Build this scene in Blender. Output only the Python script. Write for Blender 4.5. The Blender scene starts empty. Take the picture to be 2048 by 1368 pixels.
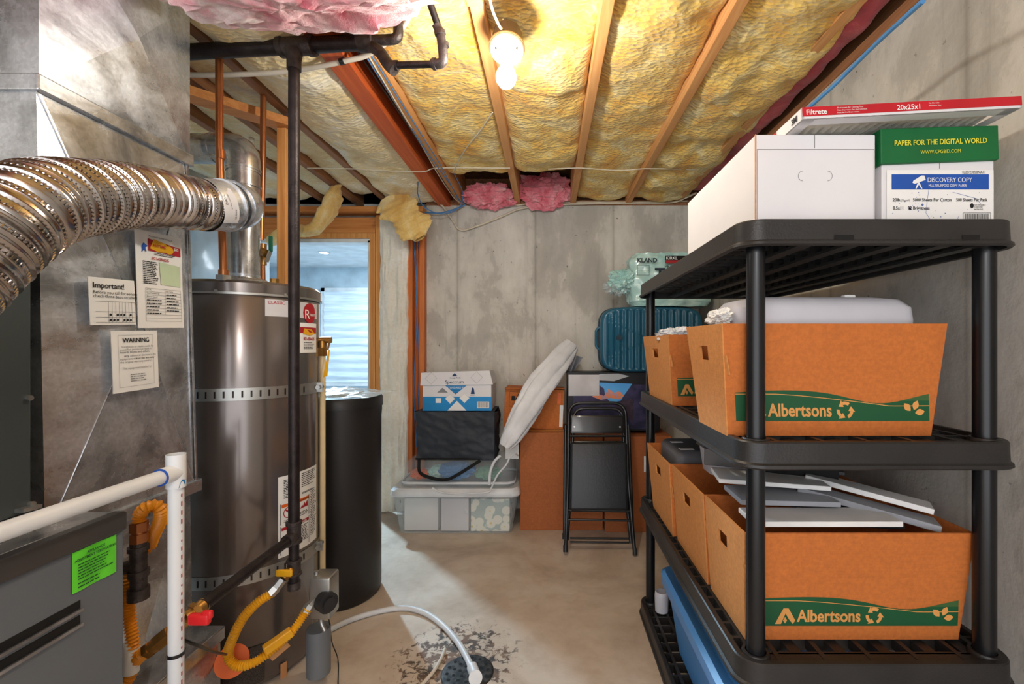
import bpy, bmesh, math, random
from mathutils import Vector, Matrix, noise
random.seed(7)
SC = bpy.context.scene
COL = SC.collection
PI = math.pi
# ---------------------------------------------------------------- camera
F, CX, HY, YAW, CZ = 900.0, 1096.0, 690.0, 0.0, 1.30
cam_d = bpy.data.cameras.new('camera'); cam = bpy.data.objects.new('camera', cam_d); COL.objects.link(cam)
cam.location = (0, 0, CZ); cam.rotation_euler = (PI/2, 0, YAW)
cam_d.sensor_width = 36; cam_d.lens = F/2048*36; cam_d.shift_y = (HY-684)/2048; cam_d.shift_x = (1024-CX)/2048; cam_d.clip_start = .02
SC.camera = cam
# ---------------------------------------------------------------- world, lights, exposure
w = bpy.data.worlds.new('world'); SC.world = w; w.use_nodes = True
wn = w.node_tree.nodes['Background']; wn.inputs[0].default_value = (.92, .95, 1, 1); wn.inputs[1].default_value = 1.9
SC.view_settings.view_transform = 'Standard'; SC.view_settings.look = 'None'; SC.view_settings.gamma = 1
SC.view_settings.exposure = 0.66
def lamp(name, kind, loc, energy, col=(1,1,1), size=.1, rot=(0,0,0), **k):
    d = bpy.data.lights.new(name, kind); d.energy = energy; d.color = col
    if kind == 'AREA':
        d.shape = 'RECTANGLE'; d.size = size; d.size_y = k.get('sy', size)
    elif kind == 'SPOT':
        d.shadow_soft_size = size; d.spot_size = k.get('ang', 1.0); d.spot_blend = .15
    else: d.shadow_soft_size = size
    o = bpy.data.objects.new(name, d); COL.objects.link(o); o.location = loc; o.rotation_euler = rot
    return o
BULB = (-.144, 1.54, 2.215)   # the bulb itself is an emitting mesh, see the light fixture; BULB_EMIT is its strength
BULB_EMIT = 310
# added fill light behind the camera, unseen, brightens the room from the front
lamp('rear_fill_light', 'POINT', (-.1, -1.1, 2.15), 27, (1, .97, .93), .22)
# finished room beyond the doorway
lamp('next_room_light', 'AREA', (-1.9, 5.0, 2.35), 28, (.82, .93, 1), 1.2, (0,0,0), sy=1.2)
lamp('next_room_spot', 'SPOT', (-2.35, 4.6, 2.28), 250, (.52, .79, 1), .05, (Vector((-2.35,4.6,2.28))-Vector((-.8,2.2,0))).to_track_quat('Z','Y').to_euler(), ang=.9)

# ---------------------------------------------------------------- projection aids: real-world points read off the calibrated lens
ca, sa = math.cos(YAW), math.sin(YAW)
def ray(x, y):
    r = (x-CX)/F; u = -(y-HY)/F
    return Vector((r*ca - sa, r*sa + ca, u))
O = Vector((0, 0, CZ))
def P(x, y, f): return O + ray(x, y)*f
def PX(x, y, X): d = ray(x, y); return O + d*(X/d.x)
def PY(x, y, Y): d = ray(x, y); return O + d*(Y/d.y)
def PZ(x, y, z): d = ray(x, y); return O + d*((z-CZ)/d.z)
# ---------------------------------------------------------------- materials
def lin(c):
    if max(c) > 1.0: c = [v/255 for v in c]
    return tuple(v/12.92 if v <= .04045 else ((v+.055)/1.055)**2.4 for v in c[:3]) + (1,)
MATS = {}
def mat(name, col, rough=.55, metal=0, col2=None, scale=6, stretch=(1,1,1), bump=0, bscale=60, bstretch=None, trans=0, alpha=1, emit=0, spec=.5, contrast=1.0, detail=4, coat=0, rvar=0, ior=1.45):
    if name in MATS: return MATS[name]
    m = bpy.data.materials.new(name); m.use_nodes = True; nt = m.node_tree; N = nt.nodes; L = nt.links
    b = N['Principled BSDF']; b.inputs['Roughness'].default_value = rough; b.inputs['Metallic'].default_value = metal
    b.inputs['Specular IOR Level'].default_value = spec; b.inputs['IOR'].default_value = ior
    c1 = lin(col); b.inputs['Base Color'].default_value = c1
    b.inputs['Transmission Weight'].default_value = trans; b.inputs['Alpha'].default_value = alpha
    if coat: b.inputs['Coat Weight'].default_value = coat; b.inputs['Coat Roughness'].default_value = .1
    if emit: b.inputs['Emission Color'].default_value = c1; b.inputs['Emission Strength'].default_value = emit
    tc = N.new('ShaderNodeTexCoord'); mp = N.new('ShaderNodeMapping'); mp.inputs['Scale'].default_value = stretch
    L.new(tc.outputs['Object'], mp.inputs[0])
    if col2 is None:
        col2 = tuple(v*.88 for v in col)
    no = N.new('ShaderNodeTexNoise'); no.inputs['Scale'].default_value = scale; no.inputs['Detail'].default_value = detail
    L.new(mp.outputs[0], no.inputs[0])
    rp = N.new('ShaderNodeValToRGB'); rp.color_ramp.elements[0].position = .5-.2/contrast; rp.color_ramp.elements[1].position = .5+.2/contrast
    rp.color_ramp.elements[0].color = lin(col2); rp.color_ramp.elements[1].color = c1
    L.new(no.outputs[0], rp.inputs[0]); L.new(rp.outputs[0], b.inputs['Base Color'])
    if rvar:
        mr = N.new('ShaderNodeMapRange'); mr.inputs[3].default_value = rough-rvar; mr.inputs[4].default_value = rough+rvar
        L.new(no.outputs[0], mr.inputs[0]); L.new(mr.outputs[0], b.inputs['Roughness'])
    if bump:
        mp2 = N.new('ShaderNodeMapping'); mp2.inputs['Scale'].default_value = bstretch or stretch
        L.new(tc.outputs['Object'], mp2.inputs[0])
        n2 = N.new('ShaderNodeTexNoise'); n2.inputs['Scale'].default_value = bscale; n2.inputs['Detail'].default_value = 5
        L.new(mp2.outputs[0], n2.inputs[0])
        bp = N.new('ShaderNodeBump'); bp.inputs['Strength'].default_value = bump; bp.inputs['Distance'].default_value = .01
        L.new(n2.outputs[0], bp.inputs['Height']); L.new(bp.outputs[0], b.inputs['Normal'])
    MATS[name] = m
    return m
def ramp(N, pts):
    r = N.new('ShaderNodeValToRGB'); e = r.color_ramp.elements
    while len(e) < len(pts): e.new(.5)
    for i, (p, c) in enumerate(pts): e[i].position = p; e[i].color = c if len(c) == 4 else lin(c)
    return r
def mixc(nt, a, b, fac, mode='MIX'):
    m = nt.nodes.new('ShaderNodeMix'); m.data_type = 'RGBA'; m.blend_type = mode
    for s, v in ((0, fac), (6, a), (7, b)):
        if hasattr(v, 'is_output'): nt.links.new(v, m.inputs[s])
        else: m.inputs[s].default_value = v
    return m.outputs[2]
def noise_n(nt, vec, scale, detail=5, rough=.55, dist=0):
    n = nt.nodes.new('ShaderNodeTexNoise'); n.inputs['Scale'].default_value = scale; n.inputs['Detail'].default_value = detail
    n.inputs['Roughness'].default_value = rough; n.inputs['Distortion'].default_value = dist
    nt.links.new(vec, n.inputs[0]); return n.outputs[0]
def mapping(nt, s=(1,1,1), l=(0,0,0), src='Object'):
    tc = nt.nodes.new('ShaderNodeTexCoord'); m = nt.nodes.new('ShaderNodeMapping')
    m.inputs['Scale'].default_value = s; m.inputs['Location'].default_value = l
    nt.links.new(tc.outputs[src], m.inputs[0]); return m.outputs[0]
def bumpn(nt, h, st, dist=.01, prev=None):
    b = nt.nodes.new('ShaderNodeBump'); b.inputs['Strength'].default_value = st; b.inputs['Distance'].default_value = dist
    nt.links.new(h, b.inputs['Height'])
    if prev is not None: nt.links.new(prev, b.inputs['Normal'])
    return b.outputs[0]
def math_n(nt, op, a, b=None, clamp=False):
    m = nt.nodes.new('ShaderNodeMath'); m.operation = op; m.use_clamp = clamp
    for i, v in enumerate((a, b)):
        if v is None: continue
        if hasattr(v, 'is_output'): nt.links.new(v, m.inputs[i])
        else: m.inputs[i].default_value = v
    return m.outputs[0]
def newmat(name, rough=.7, metal=0):
    m = bpy.data.materials.new(name); m.use_nodes = True; b = m.node_tree.nodes['Principled BSDF']
    b.inputs['Roughness'].default_value = rough; b.inputs['Metallic'].default_value = metal
    return m, m.node_tree, b
# concrete wall: grey with pour blotches, vertical form lines, pits
def concrete_wall(name, tint=1.0, axis=0):
    m, nt, b = newmat(name, .85)
    v = mapping(nt); n1 = noise_n(nt, mapping(nt, (1,1,.55)), 2.6, 8, .66, .15)
    r1 = ramp(nt.nodes, [(.36, (172*tint,168*tint,160*tint)), (.47, (186*tint,182*tint,173*tint)), (.50, (200*tint,196*tint,187*tint)), (.66, (218*tint,214*tint,205*tint))]); nt.links.new(n1, r1.inputs[0])
    vs = mapping(nt, (14, 14, .5)); n2 = noise_n(nt, vs, 1.0, 6, .7, 0)
    r2 = ramp(nt.nodes, [(.30, (.5,.47,.43,1)), (.44, (1,1,1,1))]); nt.links.new(n2, r2.inputs[0])
    c = mixc(nt, r1.outputs[0], r2.outputs[0], .32, 'MULTIPLY')
    n3 = noise_n(nt, v, 34, 3); r3 = ramp(nt.nodes, [(.25, (.25,.22,.2,1)), (.31, (1,1,1,1))]); nt.links.new(n3, r3.inputs[0])
    c = mixc(nt, c, r3.outputs[0], .8, 'MULTIPLY')
    # form board joints every .61 m
    sx = nt.nodes.new('ShaderNodeSeparateXYZ'); nt.links.new(v, sx.inputs[0])
    u = math_n(nt, 'MODULO', math_n(nt, 'ADD', sx.outputs[axis], 20.25 if axis == 0 else 20.1), .62)
    d = math_n(nt, 'ABSOLUTE', math_n(nt, 'SUBTRACT', u, .31))
    rj = ramp(nt.nodes, [(.0, (.55,.52,.5,1)), (.012, (.9,.9,.88,1)), (.03, (1,1,1,1))]); nt.links.new(d, rj.inputs[0])
    c = mixc(nt, c, rj.outputs[0], .7, 'MULTIPLY')
    nt.links.new(c, b.inputs['Base Color'])
    h = bumpn(nt, n3, .35, .006); h = bumpn(nt, n1, .3, .02, h); nt.links.new(h, b.inputs['Normal'])
    return m
def floor_mat():
    m, nt, b = newmat('floor_concrete', .62)
    v = mapping(nt, src='Object'); n1 = noise_n(nt, v, 1.6, 6, .6, .6)
    r1 = ramp(nt.nodes, [(.3, (168,150,132)), (.5, (200,185,168)), (.7, (214,204,192))]); nt.links.new(n1, r1.inputs[0])
    n2 = noise_n(nt, v, 9, 6, .65); r2 = ramp(nt.nodes, [(.3, (.8,.74,.68,1)), (.55, (1,1,1,1))]); nt.links.new(n2, r2.inputs[0])
    c = mixc(nt, r1.outputs[0], r2.outputs[0], .7, 'MULTIPLY')
    # stain ring around the drain
    dn = PZ(935, 1345, 0)
    sub = nt.nodes.new('ShaderNodeVectorMath'); sub.operation = 'DISTANCE'; nt.links.new(v, sub.inputs[0]); sub.inputs[1].default_value = (dn.x-.06, dn.y+.07, 0)
    n3 = noise_n(nt, v, 26, 7, .7, .5)
    rad = ramp(nt.nodes, [(.0, (.16,)*3+(1,)), (.14, (.12,)*3+(1,)), (.30, (0,0,0,1))]); nt.links.new(sub.outputs['Value'], rad.inputs[0])
    t = math_n(nt, 'ADD', n3, rad.outputs[0]); rs = ramp(nt.nodes, [(.585, (0,0,0,1)), (.64, (1,1,1,1))]); nt.links.new(t, rs.inputs[0])
    n4 = noise_n(nt, v, 12, 3); rc = ramp(nt.nodes, [(.42, (38,34,32)), (.58, (112,82,60))]); nt.links.new(n4, rc.inputs[0])
    inr = ramp(nt.nodes, [(.0, (1,1,1,1)), (.22, (1,1,1,1)), (.32, (0,0,0,1))]); nt.links.new(sub.outputs['Value'], inr.inputs[0])
    c = mixc(nt, c, rc.outputs[0], math_n(nt, 'MULTIPLY', math_n(nt, 'MULTIPLY', rs.outputs[0], inr.outputs[0]), .93))
    nt.links.new(c, b.inputs['Base Color'])
    nt.links.new(bumpn(nt, n2, .15, .01), b.inputs['Normal'])
    return m
# fibreglass wool
def wool(name, ca_, cb_, cc_, knit=True):
    m, nt, b = newmat(name, .95); b.inputs['Sheen Weight'].default_value = .3
    v = mapping(nt); n1 = noise_n(nt, v, 4.5, 7, .65, .8)
    r1 = ramp(nt.nodes, [(.34, ca_), (.5, cb_), (.64, cc_)]); nt.links.new(n1, r1.inputs[0])
    nf = noise_n(nt, v, 60, 5, .7); rf = ramp(nt.nodes, [(.3, (.86,.80,.72,1)), (.6, (1,1,1,1))]); nt.links.new(nf, rf.inputs[0])
    c = mixc(nt, r1.outputs[0], rf.outputs[0], .6, 'MULTIPLY')
    nt.links.new(c, b.inputs['Base Color'])
    h = bumpn(nt, nf, .45, .010)
    if knit:
        vw = mapping(nt, (42, 70, 20)); vo = nt.nodes.new('ShaderNodeTexVoronoi'); vo.inputs['Scale'].default_value = 1; nt.links.new(vw, vo.inputs[0])
        h = bumpn(nt, vo.outputs[0], .65, .011, h)
    nt.links.new(h, b.inputs['Normal'])
    return m
def wood(name, ca_, cb_, axis='Y', rough=.65):
    m, nt, b = newmat(name, rough)
    s = {'X': (1.2, 26, 26), 'Y': (26, 1.2, 26), 'Z': (26, 26, 1.2)}[axis]
    v = mapping(nt, s); n1 = noise_n(nt, v, 1, 5, .6, 1.2)
    r1 = ramp(nt.nodes, [(.3, ca_), (.62, cb_)]); nt.links.new(n1, r1.inputs[0])
    vk = mapping(nt, tuple(3.2 if q > 2 else 1.6 for q in s)); vo = nt.nodes.new('ShaderNodeTexVoronoi'); vo.inputs['Scale'].default_value = 1.1; nt.links.new(vk, vo.inputs[0])
    rk = ramp(nt.nodes, [(.03, (.35,.2,.1,1)), (.075, (1,1,1,1))]); nt.links.new(vo.outputs[0], rk.inputs[0])
    c = mixc(nt, r1.outputs[0], rk.outputs[0], .7, 'MULTIPLY')
    nt.links.new(c, b.inputs['Base Color']); nt.links.new(bumpn(nt, n1, .25, .004), b.inputs['Normal'])
    return m
def galv(name, col=(190,192,196), rough=.3, scratch=True):
    m, nt, b = newmat(name, rough, 1)
    v = mapping(nt); vo = nt.nodes.new('ShaderNodeTexVoronoi'); vo.inputs['Scale'].default_value = 140; nt.links.new(v, vo.inputs[0])
    n1 = noise_n(nt, v, 5, 6, .65, .5)
    k = tuple(x*.72 for x in col); r1 = ramp(nt.nodes, [(.33, k), (.6, col)]); nt.links.new(n1, r1.inputs[0])
    hs = nt.nodes.new('ShaderNodeSeparateColor'); nt.links.new(vo.outputs['Color'], hs.inputs[0])
    r2 = ramp(nt.nodes, [(.0, (.8,.8,.8,1)), (1, (1,1,1,1))]); nt.links.new(hs.outputs[0], r2.inputs[0])
    c = mixc(nt, r1.outputs[0], r2.outputs[0], .8, 'MULTIPLY'); nt.links.new(c, b.inputs['Base Color'])
    mr = nt.nodes.new('ShaderNodeMapRange'); mr.inputs[1].default_value = .3; mr.inputs[2].default_value = .7; mr.inputs[3].default_value = rough-.1; mr.inputs[4].default_value = rough+.18
    nt.links.new(n1, mr.inputs[0]); nt.links.new(mr.outputs[0], b.inputs['Roughness'])
    nt.links.new(bumpn(nt, n1, .05, .02), b.inputs['Normal']); b.inputs['Metallic'].default_value = .82
    return m
def cardboard(name, col=(196,128,72), vert=False):
    m, nt, b = newmat(name, .8)
    v = mapping(nt); n1 = noise_n(nt, v, 90, 4, .7); k = tuple(x*.9 for x in col); r1 = ramp(nt.nodes, [(.35, k), (.65, col)]); nt.links.new(n1, r1.inputs[0])
    n0 = noise_n(nt, v, 4, 3); r0 = ramp(nt.nodes, [(.3, (.9,.88,.86,1)), (.6, (1,1,1,1))]); nt.links.new(n0, r0.inputs[0])
    c = mixc(nt, r1.outputs[0], r0.outputs[0], .8, 'MULTIPLY'); nt.links.new(c, b.inputs['Base Color'])
    vw = mapping(nt, (2, 2, 260) if not vert else (200, 200, 2)); nw = noise_n(nt, vw, 1, 1); nt.links.new(bumpn(nt, nw, .12, .003), b.inputs['Normal'])
    return m
M = {}
M['wallB'] = concrete_wall('concrete_back', 1.0, 0); M['wallR'] = concrete_wall('concrete_right', .9, 1); M['floor'] = floor_mat()
M['yel'] = wool('yellow_wool', (232,168,46), (240,202,104), (248,230,170)); M['cream'] = wool('cream_wool', (226,196,134), (244,226,178), (250,244,224))
M['pink'] = wool('pink_wool', (206,76,96), (236,142,156), (240,196,200), False); M['white_wool'] = wool('white_wool', (234,232,220), (242,240,230), (250,249,243), False)
M['pinkpale'] = wool('pale_pink_wool', (200,84,104), (226,172,178), (242,226,224), False); M['red_wool'] = wool('red_pink_wool', (160,48,58), (200,76,84), (216,110,110), False)
M['yel2'] = wool('loose_yellow_wool', (214,166,84), (238,204,128), (248,232,184), False)
M['pine'] = wood('pine', (196,128,70), (222,166,106)); M['pineX'] = wood('pine_across', (190,112,50), (216,146,80), 'X'); M['pineZ'] = wood('pine_upright', (200,126,58), (226,164,96), 'Z')
M['redwood'] = wood('orange_lumber', (178,70,24), (214,104,44)); M['redwoodZ'] = wood('orange_upright', (186,92,36), (214,124,60), 'Z'); M['browny'] = wood('brown_lumber', (120,78,48), (158,108,70))
M['osb'] = mat('subfloor', (120,84,52), .85, col2=(84,56,34), scale=20)
M['galv'] = galv('galvanised', (236,240,246), .26); M['galv_dark'] = galv('galvanised_dark', (120,122,128), .3); M['alu'] = galv('aluminium', (214,214,218), .2)
M['flex'] = mat('flex_aluminium', (192,186,182), .2, 1, col2=(158,152,148), scale=9)
M['vent'] = galv('vent_metal', (208,206,204), .2)
M['strap'] = mat('strap_metal', (186,186,182), .4, .9)
M['iron'] = mat('black_iron', (58,50,50), .42, .55, col2=(38,32,32), scale=30, bump=.15, bscale=200)
M['iron_f'] = mat('malleable_iron', (86,78,76), .5, .6, col2=(58,50,48), scale=40, bump=.25, bscale=160)
M['copper'] = mat('copper', (204,136,88), .32, .85, col2=(168,98,56), scale=12, stretch=(1,1,.2))
M['brass'] = mat('brass', (196,150,82), .35, .85, col2=(150,104,50), scale=20)
M['steelnut'] = mat('steel_nut', (190,190,186), .35, .9)
M['pvc'] = mat('white_pvc', (236,238,240), .35, col2=(218,222,226), scale=3)
M['pex'] = mat('pex', (226,216,200), .45)
M['cream_pipe'] = mat('cpvc', (226,204,160), .4)
M['cabinet'] = mat('grey_paint', (118,124,130), .42, .25, col2=(104,110,116), scale=2); M['cab_dark'] = mat('dark_cap', (74,70,68), .45, .2)
M['coil'] = mat('grey_case', (84,90,90), .38, .4, col2=(70,76,76), scale=1.5)
M['black'] = mat('black_paint', (26,26,28), .35, coat=.2); M['slot'] = mat('slot_black', (10,9,9), .8)
M['plastic_black'] = mat('black_plastic', (40,40,42), .42, col2=(30,30,32), scale=8, bump=.08, bscale=300)
M['shelf'] = mat('grey_black_resin', (46,44,43), .4, col2=(33,32,32), scale=7, bump=.1, bscale=220)
M['tube_black'] = mat('post_black', (20,21,24), .28)
M['tank'] = mat('brown_grey_enamel', (120,111,106), .22, .65, col2=(112,103,99), scale=2, coat=.4)
M['brine'] = mat('brine_black', (38,36,36), .42, col2=(32,30,30), scale=3)
M['white'] = mat('white_paper', (238,238,236), .7, col2=(230,230,228)); M['whitebox'] = mat('white_card', (226,225,227), .65, col2=(216,215,219), scale=3)
M['greypaper'] = mat('grey_white_card', (212,210,212), .7)
M['ink'] = mat('ink', (24,24,26), .7); M['inkgrey'] = mat('grey_ink', (140,140,142), .7); M['inkred'] = mat('red_ink', (178,28,40), .6); M['inkblue'] = mat('blue_ink', (30,84,176), .6)
M['red'] = mat('red_card', (200,24,40), .5); M['green'] = mat('green_card', (8,104,52), .55); M['yellowink'] = mat('yellow_ink', (228,222,60), .6)
M['dgreen'] = mat('dark_green_print', (22,84,48), .65); M['mgreen'] = mat('mid_green_print', (62,98,52), .65); M['tanink'] = mat('tan_print', (226,158,84), .7)
M['card'] = cardboard('cardboard', (212,142,76)); M['cardf'] = cardboard('cardboard_kraft', (200,112,46)); M['card2'] = cardboard('cardboard_brown', (176,100,52)); M['cardin'] = cardboard('cardboard_inside', (176,112,62))
M['stickgreen'] = mat('green_sticker', (108,236,56), .6); M['palegreen'] = mat('pale_green_paper', (206,226,190), .7); M['yellow'] = mat('yellow_plastic', (240,178,24), .4)
M['yhose'] = mat('yellow_hose', (244,176,30), .38, coat=.2); M['ohose'] = mat('orange_hose', (238,150,30), .4); M['orange'] = mat('orange_label', (244,110,30), .5)
M['redlever'] = mat('red_lever', (226,36,40), .4); M['greenlever'] = mat('green_lever', (14,112,84), .4); M['bluecable'] = mat('blue_cable', (74,136,196), .45); M['bluedot'] = mat('blue_primer', (30,130,196), .4)
M['romex'] = mat('white_cable', (222,212,190), .5); M['greycable'] = mat('grey_cable', (70,68,66), .5)
M['porcelain'] = mat('porcelain', (244,240,228), .3); M['bulb'] = mat('lit_bulb', (255,250,238), .3, emit=BULB_EMIT)
M['boxgrey'] = mat('junction_box', (92,76,60), .6, .3)
M['toteclear'] = mat('clear_tote', (220,230,236), .3, alpha=.30); M['lid'] = mat('tote_lid', (226,230,234), .4); M['bin'] = mat('bin_clear', (214,226,232), .25, alpha=.20)
M['fabric'] = mat('black_fabric', (44,49,58), .62, bump=.4, bscale=7, stretch=(1,1,1)); M['bluep'] = mat('bright_blue_print', (18,142,212), .5)
M['vinyl'] = mat('white_vinyl', (228,230,234), .45, bump=.3, bscale=8); M['seatv'] = mat('black_vinyl', (34,36,40), .38, bump=.08, bscale=90)
M['suit'] = mat('teal_suitcase', (30,96,124), .38, col2=(24,84,110), scale=3, coat=.2); M['suitdark'] = mat('teal_dark', (16,44,60), .4)
M['tp'] = mat('mint_film', (196,228,222), .25, col2=(150,200,196), scale=8, bump=.6, bscale=14, coat=.5); M['clearfilm'] = mat('clear_film', (214,226,226), .18, alpha=.45, bump=.8, bscale=22, coat=.4)
M['frost'] = mat('frosted_plastic', (214,214,222), .35, alpha=.86, col2=(200,200,208)); M['bluetote'] = mat('blue_tote', (84,150,216), .35, col2=(76,142,210), scale=3)
M['magenta'] = mat('magenta_plastic', (206,30,110), .5); M['greyp'] = mat('grey_panel', (104,104,108), .5); M['whitep'] = mat('white_panel', (232,230,228), .45); M['lgrey'] = mat('light_grey_panel', (150,152,158), .5)
M['roomwall'] = mat('pale_blue_wall', (206,226,238), .7); M['roomwhite'] = mat('white_trim', (236,242,246), .5); M['dim'] = mat('dim_grey', (128,124,122), .6)
M['foil'] = mat('pipe_silver', (196,198,200), .25, .9)
# ---------------------------------------------------------------- mesh builder
class MB:
    def __init__(s): s.v = []; s.f = []; s.sm = []
    def add(s, vs, fs, smooth=False):
        n = len(s.v); s.v += [Vector(q) for q in vs]; s.f += [[i+n for i in f] for f in fs]; s.sm += [smooth]*len(fs); return s
    def box(s, a, b, mtx=None):
        x0, y0, z0 = a; x1, y1, z1 = b
        vs = [Vector(q) for q in ((x0,y0,z0),(x1,y0,z0),(x1,y1,z0),(x0,y1,z0),(x0,y0,z1),(x1,y0,z1),(x1,y1,z1),(x0,y1,z1))]
        if mtx: vs = [mtx @ q for q in vs]
        return s.add(vs, [(0,3,2,1),(4,5,6,7),(0,1,5,4),(1,2,6,5),(2,3,7,6),(3,0,4,7)])
    def hexa(s, vs): return s.add(vs, [(0,3,2,1),(4,5,6,7),(0,1,5,4),(1,2,6,5),(2,3,7,6),(3,0,4,7)])
    def rbox(s, a, b, r=.01, seg=3, mtx=None):
        bm = bmesh.new(); bmesh.ops.create_cube(bm, size=1)
        a = Vector(a); b = Vector(b); c = (a+b)/2; d = b-a
        for q in bm.verts: q.co = Vector((q.co.x*d.x, q.co.y*d.y, q.co.z*d.z)) + c
        r = min(r, min(d)/2.02)
        bmesh.ops.bevel(bm, geom=bm.edges[:], offset=r, segments=seg, affect='EDGES', profile=.5)
        bm.verts.ensure_lookup_table(); vs = [q.co.copy() for q in bm.verts]
        if mtx: vs = [mtx @ q for q in vs]
        fs = [[q.index for q in f.verts] for f in bm.faces]; bm.free()
        return s.add(vs, fs, seg > 1)
    def bar(s, p, q, wd, ht, up=(0,0,1)):   # rectangular bar between two points
        p = Vector(p); q = Vector(q); d = (q-p).normalized(); u = Vector(up); sd = d.cross(u).normalized(); u = sd.cross(d).normalized()
        vs = []
        for c in (p, q):
            for a, b in ((-1,-1),(1,-1),(1,1),(-1,1)): vs.append(c + sd*a*wd/2 + u*b*ht/2)
        return s.add([vs[i] for i in range(8)], [(0,3,2,1),(4,5,6,7),(0,1,5,4),(1,2,6,5),(2,3,7,6),(3,0,4,7)])
    def sweep(s, pts, rad, seg=14, caps=True, closed=False, squash=None):
        pts = [Vector(p) for p in pts]; n = len(pts)
        R = rad if callable(rad) else (lambda i, t: rad)
        T = []
        for i in range(n):
            a = pts[max(i-1,0)]; b = pts[min(i+1,n-1)]; T.append((b-a).normalized() if (b-a).length > 1e-9 else Vector((0,0,1)))
        ref = Vector((0,0,1)) if abs(T[0].z) < .9 else Vector((0,1,0))
        u = T[0].cross(ref).normalized(); rings = []
        for i in range(n):
            if i:
                ax = T[i-1].cross(T[i])
                if ax.length > 1e-7: u = Matrix.Rotation(T[i-1].angle(T[i]), 3, ax) @ u
            u = (u - T[i]*u.dot(T[i])).normalized(); w_ = T[i].cross(u)
            r = R(i, i/(n-1)); k = squash or 1
            rings.append([pts[i] + u*math.cos(2*PI*j/seg)*r + w_*math.sin(2*PI*j/seg)*r*k for j in range(seg)])
        vs = [q for r_ in rings for q in r_]; fs = []
        for i in range(n-1):
            for j in range(seg):
                a = i*seg+j; b = i*seg+(j+1)%seg; fs.append((a, b, b+seg, a+seg))
        s.add(vs, fs, True)
        if caps: s.add([q for q in rings[0]], [list(range(seg))[::-1]]); s.add([q for q in rings[-1]], [list(range(seg))])
        return s
    def tube(s, ctrl, r, seg=14, bend=0, caps=True):
        return s.sweep(fillet(ctrl, bend) if bend else ctrl, r, seg, caps)
    def cyl(s, p, q, r, seg=24, r2=None, caps=True):
        return s.sweep([p, q], (lambda i, t: r if i == 0 else (r if r2 is None else r2)), seg, caps)
    def lathe(s, prof, seg=48, mtx=None, caps=False):   # prof: (r, z)
        vs = [Vector((r*math.cos(2*PI*j/seg), r*math.sin(2*PI*j/seg), z)) for r, z in prof for j in range(seg)]
        if mtx: vs = [mtx @ q for q in vs]
        fs = [(i*seg+j, i*seg+(j+1)%seg, (i+1)*seg+(j+1)%seg, (i+1)*seg+j) for i in range(len(prof)-1) for j in range(seg)]
        s.add(vs, fs, True)
        return s
    def grid(s, nu, nv, fn, smooth=True, closeu=False):
        vs = [Vector(fn(i/(nu-1) if not closeu else i/nu, j/(nv-1))) for j in range(nv) for i in range(nu)]
        fs = []
        for j in range(nv-1):
            for i in range(nu if closeu else nu-1):
                a = j*nu+i; b = j*nu+(i+1)%nu; fs.append((a, b, b+nu, a+nu))
        return s.add(vs, fs, smooth)
    def prism(s, poly, mp, d0, d1):     # poly 2D points, mp(u,v,w)->3D
        n = len(poly); vs = [mp(u, v, d0) for u, v in poly] + [mp(u, v, d1) for u, v in poly]
        fs = [list(range(n))[::-1], list(range(n, 2*n))] + [(i, (i+1)%n, (i+1)%n+n, i+n) for i in range(n)]
        return s.add(vs, fs)
    def text(s, txt, mp, x, y, size, align='LEFT', w=.0006, sx=1.0, bold=0, shear=0):
        cu = bpy.data.curves.new('t', 'FONT'); cu.body = txt; cu.size = size; cu.align_x = align; cu.resolution_u = 3; cu.offset = bold*size; cu.shear = shear
        o = bpy.data.objects.new('t', cu); COL.objects.link(o)
        me = bpy.data.meshes.new_from_object(o)
        s.add([mp(x + q.co.x*sx, y + q.co.y, w) for q in me.vertices], [list(p.vertices) for p in me.polygons])
        bpy.data.objects.remove(o); bpy.data.curves.remove(cu); bpy.data.meshes.remove(me)
        return s
    def rect(s, mp, x0, y0, x1, y1, w=.0004, n=1):
        for k in range(n):
            a = x0+(x1-x0)*k/n; b = x0+(x1-x0)*(k+1)/n
            s.add([mp(a,y0,w), mp(b,y0,w), mp(b,y1,w), mp(a,y1,w)], [(0,1,2,3)])
        return s
    def frame(s, mp, x0, y0, x1, y1, t, w=.0005):
        s.rect(mp, x0, y0, x1, y0+t, w); s.rect(mp, x0, y1-t, x1, y1, w); s.rect(mp, x0, y0, x0+t, y1, w); return s.rect(mp, x1-t, y0, x1, y1, w)
    def poly(s, mp, pts, w=.0005): return s.add([mp(u, v, w) for u, v in pts], [list(range(len(pts)))])
def fillet(ctrl, r, n=7):
    c = [Vector(p) for p in ctrl]; out = [c[0]]
    for i in range(1, len(c)-1):
        a = (c[i-1]-c[i]); b = (c[i+1]-c[i]); k = min(r, a.length*.49, b.length*.49); A = c[i]+a.normalized()*k; B = c[i]+b.normalized()*k
        for j in range(n+1):
            t = j/n; out.append(A*(1-t)**2 + c[i]*2*t*(1-t) + B*t*t)
    out.append(c[-1]); return out
def spline(ctrl, n=12):
    c = [Vector(p) for p in ctrl]; c = [c[0]*2-c[1]] + c + [c[-1]*2-c[-2]]; out = []
    for i in range(1, len(c)-2):
        for j in range(n):
            t = j/n; out.append(.5*((2*c[i]) + (c[i+1]-c[i-1])*t + (2*c[i-1]-5*c[i]+4*c[i+1]-c[i+2])*t*t + (3*c[i]-c[i-1]-3*c[i+1]+c[i+2])*t**3))
    out.append(c[-2]); return out
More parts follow.
